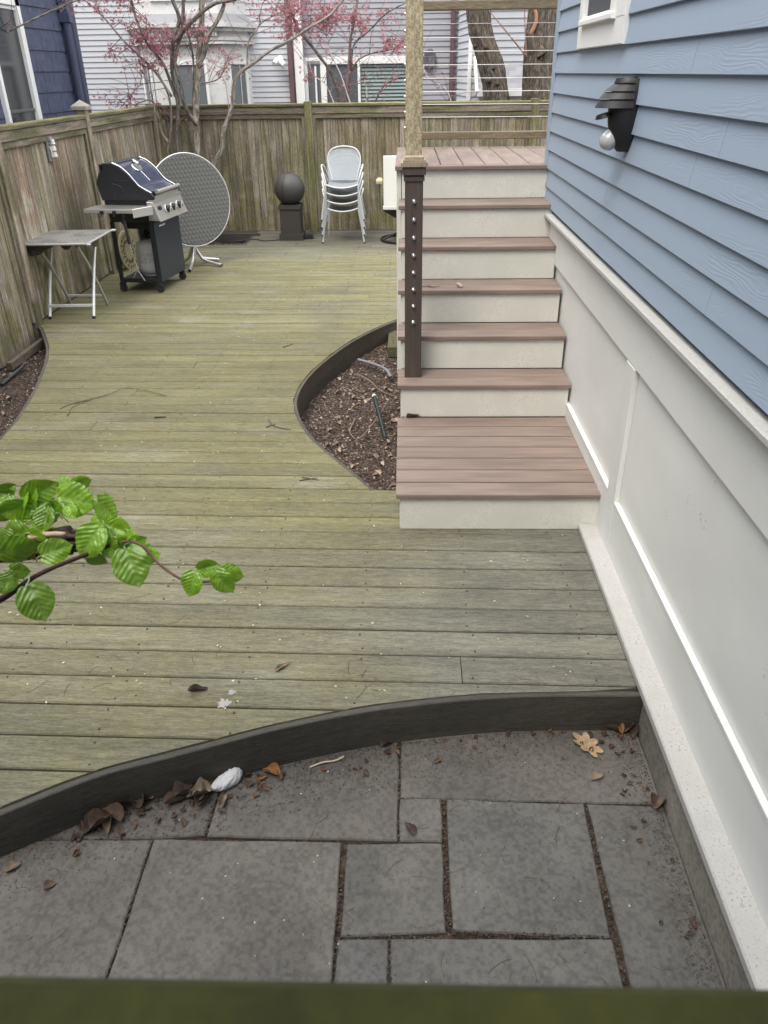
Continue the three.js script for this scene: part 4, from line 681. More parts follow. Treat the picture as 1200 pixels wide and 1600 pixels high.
// ---------------------------------------------------------------- folding side table
{
  const t = thing('folding_table', 'small folding table with dull metal top and white legs beside the left fence', 'table', [-2.88, 0, -6.74], .02);
  const topM = mat([.34, .33, .31], { bump: TX.dimple, bs: .003, rough: .45, metal: .5, map: tex(256, 256, .6, .6, (s, q) => .95 - .5 * Math.max(0, fbm(s * 7, q * 7, 7, 7, 5, 5) - .42)) });
  mk(t, 'table_top', box(.585, .018, .62, 0, .637, 0, { c: .006, ax: 'x' }), topM);
  mk(t, 'rim', [tube([[-.28, .636, -.31], [.28, .636, -.31], [.292, .636, -.298], [.292, .636, .298], [.28, .636, .31], [-.28, .636, .31], [-.292, .636, .298], [-.292, .636, -.298]], .0095, 160, 8, true)], mat([.42, .42, .4], { rough: .5, metal: .5 }));
  const lg = (x, za, zb, m2, top) => tube([[x, .01, za], [x * 1.0, .2, mix(za, zb, .27)], [x, .42, mix(za, zb, .62)], [x, top, zb]], .0125, 24, 8);
  for (const x of [-.19, .19]) { mk(t, 'front_leg', lg(x, .21, -.2, 0, .61), aluPaint); mk(t, 'foot', cyl(.014, .014, .025, x, .0125, .212, 10), M.black); }
  for (const x of [-.165, .165]) { mk(t, 'rear_leg', lg(x, -.24, .2, 0, .6), mat([.42, .43, .41], { rough: .5, metal: .3 })); }
  mk(t, 'stretcher', box(.38, .026, .012, 0, .105, .172), aluPaint); mk(t, 'stretcher', box(.33, .02, .012, 0, .1, -.2), aluPaint);
  const peel = mat([.16, .122, .098], { map: TX.dry, rough: .95 });
  const P = (pts, z, ry) => poly(pts, .012, { b: .002 }).rotateY(ry).translate(0, 0, z);
  mk(t, 'peeling_board', [P([[-.24, .625], [-.02, .625], [-.03, .6], [-.1, .575], [-.15, .54], [-.22, .53], [-.235, .56]], .2, .1)], peel);
  mk(t, 'peeling_board', [P([[0, .625], [.13, .625], [.11, .595], [.085, .572], [.05, .57]], .17, -.1)], peel);
  mk(t, 'peeling_board', [P([[-.2, .625], [.1, .625], [.02, .56], [-.05, .585]], .0, Math.PI / 2 - .2).translate(.23, -.005, .0)], peel);
}
// ---------------------------------------------------------------- round pedestal table tipped on edge
{
  const t = thing('tilted_round_table', 'round embossed aluminium table tipped upright on its pedestal behind the grill', 'table', [-2.25, 0, -8.55]);
  const em = mat([.115, .113, .104], { bump: TX.dimple, bs: .0022, rough: .36, metal: .7 });
  const R = .455, disc = new THREE.Group();
  const g = lathe([[0, .004], [R - .02, .004], [R - .008, .008], [R, .0], [R - .004, -.022], [R - .02, -.024], [0, -.012]], 64); const uv = g.attributes.uv, p = g.attributes.position; for (let i = 0; i < p.count; i++) uv.setXY(i, p.getX(i), p.getZ(i));
  const ori = q => q.rotateX(Math.PI / 2 - .16).rotateY(.72).translate(.0, .675, -.03);
  mk(t, 'table_top', ori(g), em); mk(t, 'rim', ori(new THREE.TorusGeometry(R, .0065, 10, 80).rotateX(Math.PI / 2)), mat([.62, .62, .6], { rough: .3, metal: .8 }));
  mk(t, 'hinge_bracket', ori(box(.3, .03, .05, 0, -.04, 0)), M.black);
  mk(t, 'pedestal', [cyl(.032, .03, .55, -.05, .38, -.08, 18)], alu);
  for (const [x, z] of [[-.01, .27], [.28, .01], [.18, -.29], [-.25, -.14]]) mk(t, 'foot', tube([[-.05, .23, -.08], [-.05 + x * .16, .14, -.08 + z * .16], [-.05 + x * .4, .055, -.08 + z * .42], [x - .02, .018, z]], .017, 24, 10).translate(0, 0, 0), alu);
}
// ---------------------------------------------------------------- sphere lamp on a pedestal
{
  const t = thing('sphere_on_pedestal', 'dark grey sphere resting on a square brown pedestal against the back fence', 'garden ornament', [-1.42, 0, -10.16]);
  const ped = mat([.07, .06, .055], { map: TX.mildew, rough: .75 });
  mk(t, 'pedestal', [box(.30, .075, .30, 0, .038, 0, { ax: 'y', c: .008 }), box(.255, .3, .255, 0, .22, 0, { c: .006 }), box(.28, .045, .28, 0, .39, 0, { ax: 'y', c: .008 })], ped);
  const s = mk(t, 'sphere', new THREE.SphereGeometry(.186, 48, 32).translate(0, .585, 0), mat([.085, .08, .08], { map: TX.mildew, rough: .55 }));
  mk(s, 'seam', new THREE.TorusGeometry(.1865, .004, 6, 64).rotateY(Math.PI / 2 - .35).translate(0, .585, 0), M.black); mk(t, 'neck', cyl(.11, .12, .03, 0, .412, 0, 24), M.black);
}
tag(mk(scene, 'power_cord', tube([[-1.57, .012, -10.02], [-1.75, .01, -9.98], [-1.9, .02, -10.02], [-2.1, .012, -9.95], [-2.3, -.02, -9.98]], .007, 40, 6), M.black), 'thin black cord lying on the deck left of the sphere pedestal', 'cord');
tag(mk(scene, 'adapter_box', [box(.1, .06, .07, -1.21, .032, -10.14), box(.05, .03, .05, -1.28, .017, -10.12)], M.black), 'small black adapter box on the deck right of the sphere pedestal', 'adapter');
// ---------------------------------------------------------------- four stacked metal armchairs
{
  const pw = mat([.53, .55, .56], { rough: .4, metal: .1 }), sheetTex = (() => { const n = 128, d = new Uint8Array(n * n * 4); for (let j = 0; j < n; j++) for (let i = 0; i < n; i++) { const x = (i / n * 8 + (Math.floor(j / n * 8) % 2) * .5) % 1 - .5, y = (j / n * 8) % 1 - .5, k = (j * n + i) * 4; d[k] = d[k + 1] = d[k + 2] = Math.hypot(x, y) < .33 ? 0 : 255; d[k + 3] = 255; } const q = new THREE.DataTexture(d, n, n); q.wrapS = q.wrapT = THREE.RepeatWrapping; q.magFilter = THREE.LinearFilter; q.repeat.set(1 / .05, 1 / .05); q.needsUpdate = true; return q; })();
  const sheet = mat([.44, .48, .51], { rough: .45, alphaMap: sheetTex, transparent: true, side: THREE.DoubleSide });
  const t = thing('metal_armchair', 'lowest chair of the white metal armchair stack, feet on the deck', 'chair', [-.748, 0, -10.03], -.02, 'white metal armchairs stacked by the back fence');
  for (const s of [-1, 1]) {
    mk(t, 'arm_and_front_leg', tube([[s * .257, 0, .21], [s * .225, .2, .195], [s * .192, .4, .18], [s * .215, .5, .15], [s * .243, .585, .08], [s * .24, .6, .0], [s * .215, .55, -.08], [s * .19, .45, -.15], [s * .18, .4, -.17]], .0095, 70, 8), pw);
    mk(t, 'rear_leg', tube([[s * .235, 0, -.27], [s * .2, .25, -.21], [s * .18, .42, -.165]], .0095, 24, 8), pw); mk(t, 'foot_cap', cyl(.011, .011, .016, s * .257, .008, .21, 10), M.black);
  }
  mk(t, 'front_rail', tube([[-.193, .4, .18], [-.1, .375, .2], [0, .365, .205], [.1, .375, .2], [.193, .4, .18]], .0095, 30, 8), pw);
  const loop = [[-.15, .41, -.165], [-.17, .5, -.185], [-.196, .6, -.215], [-.19, .69, -.24], [-.13, .757, -.258], [0, .78, -.265], [.13, .757, -.258], [.19, .69, -.24], [.196, .6, -.215], [.17, .5, -.185], [.15, .41, -.165]];
  const hw = y => interp([[.15, .41], [.17, .5], [.196, .6], [.19, .69], [.13, .757], [.001, .78]], y), zz = y => mix(-.165, -.265, clamp((y - .41) / .37));
  mk(t, 'back_frame', tube(loop, .0095, 80, 8), pw);
  const grid = (nu, nv, f) => { const B = new Tri(); for (let i = 0; i < nu; i++) for (let j = 0; j < nv; j++) { const q = (a, b) => { const r = f(a / nu, b / nv); return [r, [r[0], r[1] + r[2]]]; }; B.quad(q(i, j), q(i + 1, j), q(i + 1, j + 1), q(i, j + 1)); } return B.geo(); };
  mk(t, 'back_sheet', grid(10, 14, (a, b) => { const y = mix(.41, .779, b); return [(a - .5) * 2 * hw(y), y, zz(y) - .012 * (1 - Math.pow(2 * a - 1, 2))]; }), sheet);
  mk(t, 'seat', grid(10, 10, (a, b) => { const x = (a - .5) * 2; return [x * .185, mix(.385, .395, b) - .03 * (1 - x * x) + .012 * Math.pow(b * 2 - 1, 2), mix(.195, -.165, b)]; }), mat([.22, .24, .25], { rough: .5, side: THREE.DoubleSide }));
  const names = ['second chair from the bottom of the white metal armchair stack', 'third chair up in the white metal armchair stack, below the top one', 'topmost chair of the white metal armchair stack with its round back showing'];
  for (let i = 1; i < 4; i++) { const c = copyOf(t, names[i - 1]); c.position.set(-.748 + i * .001, .089 * i, -10.03 + .012 * i); }
}
// ---------------------------------------------------------------- swivel patio chair half hidden behind the stairs
{
  const t = thing('swivel_chair', 'dark swivel patio chair with pale back panel half hidden left of the stairs', 'chair', [-.02, 0, -9.98]);
  mk(t, 'ring_base', new THREE.TorusGeometry(.27, .017, 10, 48).rotateX(Math.PI / 2).translate(0, .02, 0), M.black);
  mk(t, 'pedestal', [cyl(.03, .03, .24, 0, .17, 0, 14), bar([0, .12, 0], [-.25, .025, .08], .014), bar([0, .12, 0], [.25, .025, .08], .014), bar([0, .12, 0], [0, .025, -.26], .014)], M.black);
  mk(t, 'seat', poly([[-.24, .44], [.24, .44], [.24, .38], [.1, .3], [-.1, .3], [-.24, .38]], .42, { b: .01 }).translate(0, 0, -.2), mat([.02, .022, .025], { rough: .8 }));
  const bk = mk(t, 'back_panel', [box(.46, .56, .03, 0, .71, .0, { c: .006, ax: 'y' }).rotateX(.06).translate(0, 0, .28)], mat([.80, .81, .78], { rough: .7 })); mk(bk, 'lower_lip', box(.475, .04, .05, 0, .425, .3, { c: .006 }), mat([.62, .63, .6], { rough: .7 }));
  for (const s of [-1, 1]) { mk(t, 'arm_post', box(.024, .32, .03, s * .285, .52, .02, { c: .005 }), mat([.10, .105, .11], { rough: .5 })); mk(t, 'armrest', poly([[-.035, 0], [.035, 0], [.04, .2], [.02, .34], [-.02, .34], [-.04, .2]], .025, { b: .006 }).rotateX(-Math.PI / 2).translate(s * .285, .68, .2), mat([.42, .36, .22], { rough: .6 })); }
}
// ---------------------------------------------------------------- fitting on the left fence
{
  const t = thing('fence_fixture', 'weathered grey box with white knobs mounted high on the left fence', 'light fixture', [-3.1, 1.275, -7.3], Math.PI / 2 + .05);
  mk(t, 'back_plate', box(.075, .19, .02, 0, 0, 0, { c: .004 }), mat([.2, .2, .19], { rough: .8 }));
  for (let i = 0; i < 3; i++) mk(t, 'white_knob', [cyl(.024, .019, .034, 0, 0, 0, 12).rotateZ(.15).translate(.02, .055 - i * .05, .034), box(.03, .02, .03, .016, .05 - i * .05, .015)], mat([.7, .7, .67], { rough: .6 }));
  mk(t, 'pull_ring', tube([[-.012, .02, .016], [-.02, -.02, .026], [-.012, -.07, .022], [.005, -.03, .026]], .005, 24, 6, true), mat([.6, .6, .57], { rough: .5 })); mk(t, 'socket_block', box(.05, .03, .035, -.004, .08, .02), mat([.25, .25, .24]));
}
// ---------------------------------------------------------------- lamp on the blue house wall
{
  const t = thing('wall_lamp', 'black slatted wall lamp with bare white bulb on the blue clapboards', 'wall lamp', [.852, 1.662, -3.325], -Math.PI / 2);   // local +z points out from the wall
  const bk = mat([.009, .0095, .011], { rough: .5 }), mid = .035;
  const ell = (y, c, h) => Math.sqrt(Math.max(0, 1 - Math.pow((y - c) / h, 2))), wid = y => .065 * Math.pow(ell(y, .01, .137), .7) + .001, dpt = y => .084 * ell(y, .03, .166) + .004;
  mk(t, 'back_shell', (() => { const B = new Tri(), n = 26, f = (a, y) => { const A = Math.PI * a; return [[-Math.cos(A) * wid(y), y, Math.pow(Math.sin(A), .8) * dpt(y) - .012], [a, y]]; }; for (let i = 0; i < n; i++) for (let j = 0; j < n; j++) { const y = k => -.122 + .25 * k / n; B.quad(f(i / n, y(j)), f((i + 1) / n, y(j)), f((i + 1) / n, y(j + 1)), f(i / n, y(j + 1))); } return smooth(B.geo()); })(), bk);
  mk(t, 'mounting_plate', poly([[-.03, -.115], [.03, -.115], [.055, -.07], [.064, 0], [.06, .07], [.035, .125], [-.035, .125], [-.06, .07], [-.064, 0], [-.055, -.07]], .02, { b: .004 }).translate(0, 0, -.022), bk);
  const rows = [[.112, .03, .122, .0], [.086, .075, .11, .0], [.06, .11, .084, 0], [.03, .14, .058, 0]];                    // four overlapping slats of the hood: [lower y, lower depth, upper y]
  const dep = y => interp([[.14, .03], [.112, .06], [.085, .086], [.045, .108], [.001, .122]], y, 1, 0) * 0 + (y > .12 ? .02 : .118 * Math.sqrt(Math.max(0, 1 - Math.pow((y + .0) / .124, 2))) + .012);
  for (const [yl, , yu] of rows) { const B = new Tri(), n = 24, q = (i, y, o) => { const A = Math.PI * i / n, w = wid(y) + .002; return [[-Math.cos(A) * (w + o), y, Math.pow(Math.sin(A), .85) * (dep(y) + o)], [0, 0]]; }; for (let i = 0; i < n; i++) { B.quad(q(i, yl, .003), q(i + 1, yl, .003), q(i + 1, yu - .002, -.003), q(i, yu - .002, -.003)); B.quad(q(i, yl, -.004), q(i, yl, .003), q(i + 1, yl, .003), q(i + 1, yl, -.004)); B.quad(q(i + 1, yl, -.004), q(i + 1, yu - .002, -.008), q(i, yu - .002, -.008), q(i, yl, -.004)); } mk(t, 'hood_slat', B.geo(), bk); }
  mk(t, 'hood_cap', lathe([[0, .012], [.02, .01], [.036, .002], [.04, -.008]], 24).scale(1, 1, .8).translate(0, .122, .004), bk);
  mk(t, 'sensor_disc', cyl(.036, .03, .014, 0, 0, 0, 24).rotateX(.25).translate(.0, .004, .088), bk);
  mk(t, 'bulb_holder', bar([0, .01, .042], [0, -.04, .05], .02, 16, .019), mat([.42, .39, .26], { rough: .55 }));
  mk(t, 'bulb', lathe([[.0, -.094], [.012, -.093], [.024, -.087], [.033, -.074], [.0355, -.06], [.033, -.046], [.025, -.032], [.018, -.02], [.016, -.008]], 28).rotateX(-.35).translate(0, -.028, .041), mat([.42, .42, .42], { rough: .2, phys: true, clearcoat: .6 }));
}

// ---------------------------------------------------------------- mossy rail in front of the camera
{
  const t = thing('porch_rail', 'broad dark green mossy rail across the bottom edge of the picture', 'railing', [0, 0, 0]);
  const m = mat([.3, .295, .13], { map: TX.moss, bump: TX.moss, bs: .006, rough: 1 });
  mk(t, 'top_board', box(2.4, .04, .15, -.25, 1.452, -.1185, { c: .006, nx: 30, nz: 4 }), m);
  mk(t, 'under_rail', box(2.4, .09, .04, -.25, 1.386, -.1, { c: .004 }), m);
  for (const x of [-1.4, .78]) mk(t, 'post', box(.09, 1.55, .09, x, .61, -.1, { c: .005 }), m);
}
// ---------------------------------------------------------------- climbing vine on a broken mossy branch
function leafGeo(fold, droop, sd) {
  const B = new Tri(), NU = 22, NV = 44, P = (a, b) => {          // a across -1..1, b along 0..1
    const w = Math.pow(Math.sin(Math.PI * Math.pow(clamp(b * .985 + .015), .78)), .56) * .5, ser = Math.abs(a) > .98 ? 1 + .05 * (Math.abs((b * 26) % 1 - .5) - .25) : 1;
    const x = a * w * ser, back = -.13 * Math.pow(Math.abs(a), 1.5) * (1 - sstep(0, .35, b)), y = b + back + .05 * Math.pow(Math.abs(a), 2) * (1 - b) + .11 * sstep(.93, 1, b) * (1 - Math.abs(a));
    const ph = (b - .42 * Math.abs(a) * w * 2) * 6.2, quilt = Math.cos(ph * 6.283) * .018 * Math.min(1, Math.abs(a) * 4) * (1 - b * .5), mid = Math.exp(-Math.pow(a * w / .02, 2));
    const z = fold * Math.abs(x) * .8 + quilt - droop * b * b - (.10 + .18 * (sd % 5) / 5) * Math.pow(Math.abs(a), 3) * w + .16 * (F(x * 2.6 + sd, y * 2.6, 3, sd) - .5);
    const vein = Math.max(mid, Math.pow(Math.max(0, -Math.cos(ph * 6.283)), 9) * .7 * (Math.abs(a) < .97 ? 1 : 0)), n = F(x * 8 + sd, y * 8, 3, 4), c = mix3([.145 + .08 * n, .285 + .13 * n, .014], [.27, .42, .12], vein * .55);
    return [[x, y, z], [x, y], c];
  };
  for (let i = 0; i < NU; i++) for (let j = 0; j < NV; j++) { const q = (k, l) => P(k / NU * 2 - 1, l / NV); B.quad(q(i, j), q(i + 1, j), q(i + 1, j + 1), q(i, j + 1)); }
  let g = B.geo(); return smooth(g);
}
function smooth(g) {                                                // average normals of coincident points
  const p = g.attributes.position, n = g.attributes.normal, map = new Map(); for (let i = 0; i < p.count; i++) { const k = `${p.getX(i).toFixed(5)},${p.getY(i).toFixed(5)},${p.getZ(i).toFixed(5)}`; let a = map.get(k); if (!a) map.set(k, a = [0, 0, 0, []]); a[0] += n.getX(i); a[1] += n.getY(i); a[2] += n.getZ(i); a[3].push(i); }
  for (const a of map.values()) { const l = Math.hypot(a[0], a[1], a[2]) || 1; for (const i of a[3]) n.setXYZ(i, a[0] / l, a[1] / l, a[2] / l); } return g;
}
{
  const t = thing('climbing_vine', 'leafy green vine on a broken mossy branch reaching in over the deck from the left', 'plant', [-1.2, 1.08, -1.1]);
  const off = a => [a[0] + 1.2, a[1] - 1.08, a[2] + 1.1];
  const LV = [[-0.615, 1.06, -1.022, .061, .06, -62, .15, .7], [-0.455, 1.11, -1.055, .064, .062, -68, .2, .8], [-0.645, 1.182, -1.183, .057, .037, 25, .5, 1.1], [-0.583, 1.171, -1.178, .063, .036, -8, .6, 1.25], [-0.516, 1.163, -1.153, .054, .029, -38, .5, .9], [-0.529, 1.142, -1.083, .056, .045, -125, .35, 1.2], [-0.672, 1.135, -1.12, .049, .035, 170, .4, .9], [-0.656, 1.124, -1.08, .061, .026, 5, .6, 1.2], [-0.623, 1.155, -1.133, .04, .033, -100, .4, .85], [-0.693, 1.156, -1.166, .048, .029, 205, .5, 1.15], [-0.722, 1.156, -1.189, .041, .028, 160, .5, 1.2], [-0.694, 1.126, -1.114, .038, .027, 200, .4, .9], [-0.596, 1.119, -1.09, .046, .024, 20, .6, 1.0], [-0.578, 1.188, -1.2, .032, .015, 8, .6, 1.25], [-0.608, 1.19, -1.2, .03, .016, 170, .6, 1.1], [-0.49, 1.145, -1.12, .04, .026, -15, .5, 1.15], [-0.494, 1.126, -1.086, .037, .026, -35, .4, .85]];
  LV.push([-0.642, 1.105, -1.046, .032, .028, -15, .3, .65], [-0.663, 1.088, -1.036, .034, .028, -112, .4, .75], [-0.353, 1.09, -1.035, .04, .038, -112, .3, 1.15], [-0.303, 1.09, -1.037, .042, .038, -58, .3, 1.1], [-0.288, 1.096, -1.052, .038, .023, -20, .5, 1.0], [-0.33, 1.102, -1.066, .034, .016, 12, .6, 1.2], [-0.45, 1.137, -1.093, .026, .02, 10, .5, 1.45], [-0.429, 1.115, -1.082, .028, .01, 10, .6, 1.4], [-0.462, 1.142, -1.096, .024, .016, -60, .5, 1.3], [-0.528, 1.107, -1.085, .033, .024, -40, .4, .6], [-0.675, 1.142, -1.182, .039, .025, 60, .5, 1.0], [-0.546, 1.136, -1.159, .032, .018, 100, .5, 1.15], [-0.725, 1.168, -1.218, .035, .021, 30, .5, .9], [-0.585, 1.156, -1.158, .027, .02, -60, .5, 1.4], [-0.435, 1.124, -1.087, .02, .009, 60, .5, 1.5], [-0.629, 1.138, -1.112, .029, .015, -10, .6, 1.3]);
  for (let i = 0; i < 20; i++) { const q = rnd(); LV.push([mix(-.72, -.45, q) + rr(-.01, .01), mix(1.165, 1.135, q) + rr(-.03, .02), mix(-1.19, -1.1, q) + rr(-.01, .02), rr(.018, .034), rr(.012, .024), rr(-150, 80), .5, rr(.9, 1.5)]); }
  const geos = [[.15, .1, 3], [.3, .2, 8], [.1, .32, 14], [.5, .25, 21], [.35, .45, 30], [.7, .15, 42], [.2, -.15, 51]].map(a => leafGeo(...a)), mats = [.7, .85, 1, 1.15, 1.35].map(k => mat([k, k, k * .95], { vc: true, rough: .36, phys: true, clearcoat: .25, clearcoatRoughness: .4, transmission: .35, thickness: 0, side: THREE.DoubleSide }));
  const Rt = new THREE.Vector3(1, 0, -.02), Up = new THREE.Vector3(0, .72, -.69).normalize(), stems = [];
  LV.forEach((l, i) => {
    const a = l[5] * RAD, tip = Rt.clone().multiplyScalar(Math.cos(a)).addScaledVector(Up, Math.sin(a)).normalize();
    const face = new THREE.Vector3(0, .69, .72), narrow = clamp(l[4] / l[3] / .92, .2, 1), tilt = Math.acos(narrow) * (i % 2 ? .8 : .6);
    let nrm = face.clone().addScaledVector(tip, -face.dot(tip)).normalize(); nrm.applyAxisAngle(tip, (i % 3 - 1) * .3).applyAxisAngle(new THREE.Vector3().crossVectors(tip, nrm).normalize(), rr(-.35, .35)); const side = new THREE.Vector3().crossVectors(tip, nrm).normalize();
    // lean the blade about its own axis until it looks as narrow as it does in the picture
    const n2 = nrm.clone().applyAxisAngle(tip, tilt * (l[5] > 90 || l[5] < -90 ? -1 : 1)), s2 = new THREE.Vector3().crossVectors(tip, n2).normalize();
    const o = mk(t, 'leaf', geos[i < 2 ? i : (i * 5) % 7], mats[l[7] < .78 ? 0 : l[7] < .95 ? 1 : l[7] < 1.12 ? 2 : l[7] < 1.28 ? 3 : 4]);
    const m4 = new THREE.Matrix4().makeBasis(s2, tip, n2); o.quaternion.setFromRotationMatrix(m4); o.scale.setScalar(l[3]); const p = off(l); o.position.set(p[0] - tip.x * l[3] * .5, p[1] - tip.y * l[3] * .5, p[2] - tip.z * l[3] * .5);
    const b = o.position; if (i !== 19 && i !== 20) stems.push(tube([[b.x, b.y, b.z], [b.x - tip.x * .012, b.y - .006 - tip.y * .012, b.z - .004], [b.x - tip.x * .025 + .004, b.y - .022, b.z - .012]], .0012, 8, 5));
  });
  mk(t, 'leaf_stalk', stems, mat([.3, .38, .14], { rough: .6 }));
  mk(t, 'leaf_stalk', [tube([off([-.633, 1.1, -1.055]), off([-.628, 1.09, -1.045]), off([-.631, 1.083, -1.035])], .0013, 8, 5)], mat([.3, .38, .14], { rough: .6 }));
  const red = mat([.2, .095, .065], { map: TX.rust, rough: .7 });
  mk(t, 'stem', limb([[-1.7, .80, -.93], [-1.2, .93, -.97], [-0.955, 0.988, -0.993], [-0.792, 1.019, -1.015], [-0.684, 1.055, -1.039], [-0.619, 1.089, -1.061], [-0.544, 1.116, -1.079], [-0.498, 1.131, -1.089]].map(off), .0075, .0035, { step: .02, knob: .2, kf: 40 }), red);
  mk(t, 'stem', limb([[-1.7, .78, -.95], [-1.2, .91, -.985], [-0.792, 1.012, -1.02], [-0.69, 1.045, -1.045], [-0.64, 1.075, -1.062]].map(off), .0085, .004, { step: .02, knob: .2, kf: 40 }), mat([.07, .045, .035], { rough: .8 }));
  mk(t, 'stem', limb([[-0.48, 1.13, -1.1], [-0.459, 1.138, -1.09], [-0.436, 1.132, -1.08], [-0.421, 1.116, -1.071], [-0.397, 1.097, -1.061], [-0.373, 1.085, -1.055], [-0.351, 1.08, -1.053], [-0.324, 1.082, -1.054]].map(off), .0026, .0021, { step: .006, knob: .25, kf: 90 }), mat([.27, .15, .11], { map: TX.dry, rough: .75 }));
  const hairs = []; for (let i = 0; i < 26; i++) { const k = i / 26, p = off([mix(-.42, -.37, k), mix(1.113, 1.083, k), mix(-1.07, -1.055, k)]); hairs.push(bar(p, [p[0] + rr(-.004, .002), p[1] - rr(.002, .006), p[2] + rr(-.003, .003)], .0004, 4)); } mk(t, 'rootlets', hairs, mat([.25, .14, .1])).userData.kind = 'stuff';
  const barkS = TX.bark.clone(); barkS.repeat.set(1 / .22, 1 / .16); barkS.needsUpdate = true;
  const br = mk(t, 'branch', limb([[-1.75, 1.0, -1.09], [-1.192, 1.07, -1.107], [-0.942, 1.083, -1.119], [-0.716, 1.093, -1.131], [-0.648, 1.10, -1.137], [-0.59, 1.107, -1.143]].map(off), .042, .024, { step: .008, seg: 36, knob: .22, kf: 30 }), mat([.32, .24, .17], { map: barkS, bump: barkS, bs: .008, rough: .95 }));
  mk(br, 'bark_strip', limb([[-.648, 1.13, -1.115], [-.62, 1.134, -1.117], [-.585, 1.134, -1.118]].map(off), .006, .004, { step: .006, knob: .4, kf: 60 }), mat([.46, .33, .23], { rough: .9 }));
  const spl = []; for (let i = 0; i < 16; i++) { const a = rr(0, 6.28), R = rr(.004, .022), L = rr(.012, .04), y = 1.107 + Math.sin(a) * R, z = -1.143 + Math.cos(a) * R; spl.push(limb([[-.61, y, z], [-.585 + L * .4, y + .001, z], [-.585 + L, y - .003 + rr(-.003, .003), z + rr(-.003, .003)]].map(off), rr(.004, .008), .0008, { step: .006, knob: .35, kf: 70, seg: 6 })); }
  mk(br, 'splinters', spl, mat([.24, .17, .12], { map: barkS, rough: .9 })).userData.kind = 'stuff';
  const tufts = []; for (let i = 0; i < 2600; i++) { const q = rnd(), x = mix(-1.05, -.615, q); if (F(x * 22, i % 7, 3, 5) < .33) continue; const a = rr(-.7, 1.9), R = mix(.034, .026, q); const p = off([x, mix(1.078, 1.105, q) + Math.sin(a) * R, mix(-1.113, -1.14, q) + Math.cos(a) * R]); const v = rr(.6, 1.3); tufts.push({ p, r: [rr(-1, 1), rr(0, 6), rr(-1, 1)], s: [rr(.5, 1.1), rr(.6, 1.6), rr(.5, 1.1)], c: [.20 * v, .17 * v, .02 * v] }); }
  instances(t, 'moss', new THREE.ConeGeometry(.0022, .006, 4), mat([1, 1, 1], { rough: 1 }), tufts);
}
// ---------------------------------------------------------------- fallen leaves
function dryLeaf(L, W, curl, sd, outline) {
  const B = new Tri(), N = 40, K = 6, P = (i, k) => { const a = i / N * 6.28318, q = outline ? outline(a) : 1 + .12 * (vn(a * 3 + sd, 1, 1 << 20, 1 << 20, sd) - .5) + .1 * Math.cos(a * 2), r = q * k / K, x = Math.cos(a) * r * L / 2 * (1), z = Math.sin(a) * r * W / 2 * (outline ? 1 : 1 - .35 * Math.cos(a)); const y = curl * ((z / W) * (z / W) * 3 * W + .25 * W * (F(x / L * 2.5 + sd, z / W * 2.5, 3, sd) - .4)) + curl * .25 * (x / L) * (x / L) * L; return [[x, Math.max(.0008, y + .002), z], [x, z]]; };
  for (let i = 0; i < N; i++) for (let k = 0; k < K; k++) { if (k === 0) B.tri(P(i, 0), P(i + 1, 1), P(i, 1)); else B.quad(P(i, k), P(i + 1, k), P(i + 1, k + 1), P(i, k + 1)); }
  const g = smooth(B.geo()); return join([g, bar([-L * .42, .002, 0], [L * .5, .003, 0], .0009, 4), bar([L * .46, .003, 0], [L * .72, .002, .004], .0008, 4)]);
}
const leafBrown = [[.10, .063, .043], [.15, .10, .07], [.07, .048, .036], [.27, .125, .045], [.22, .165, .115]].map(c => mat(c.map(v => v * 1.5), { rough: .85, side: THREE.DoubleSide, map: TX.dry }));
function fallen(label, x, z, y, L, W, rot, curl, col, group, lift = 0) { const o = mk(scene, 'fallen_leaf', dryLeaf(L, W, curl, Math.floor(rr(1, 900))), leafBrown[col]); o.position.set(x, y + lift, z); o.rotation.set(rr(-.15, .15), rot, rr(-.15, .15)); return tag(o, label, 'fallen leaf', group); }
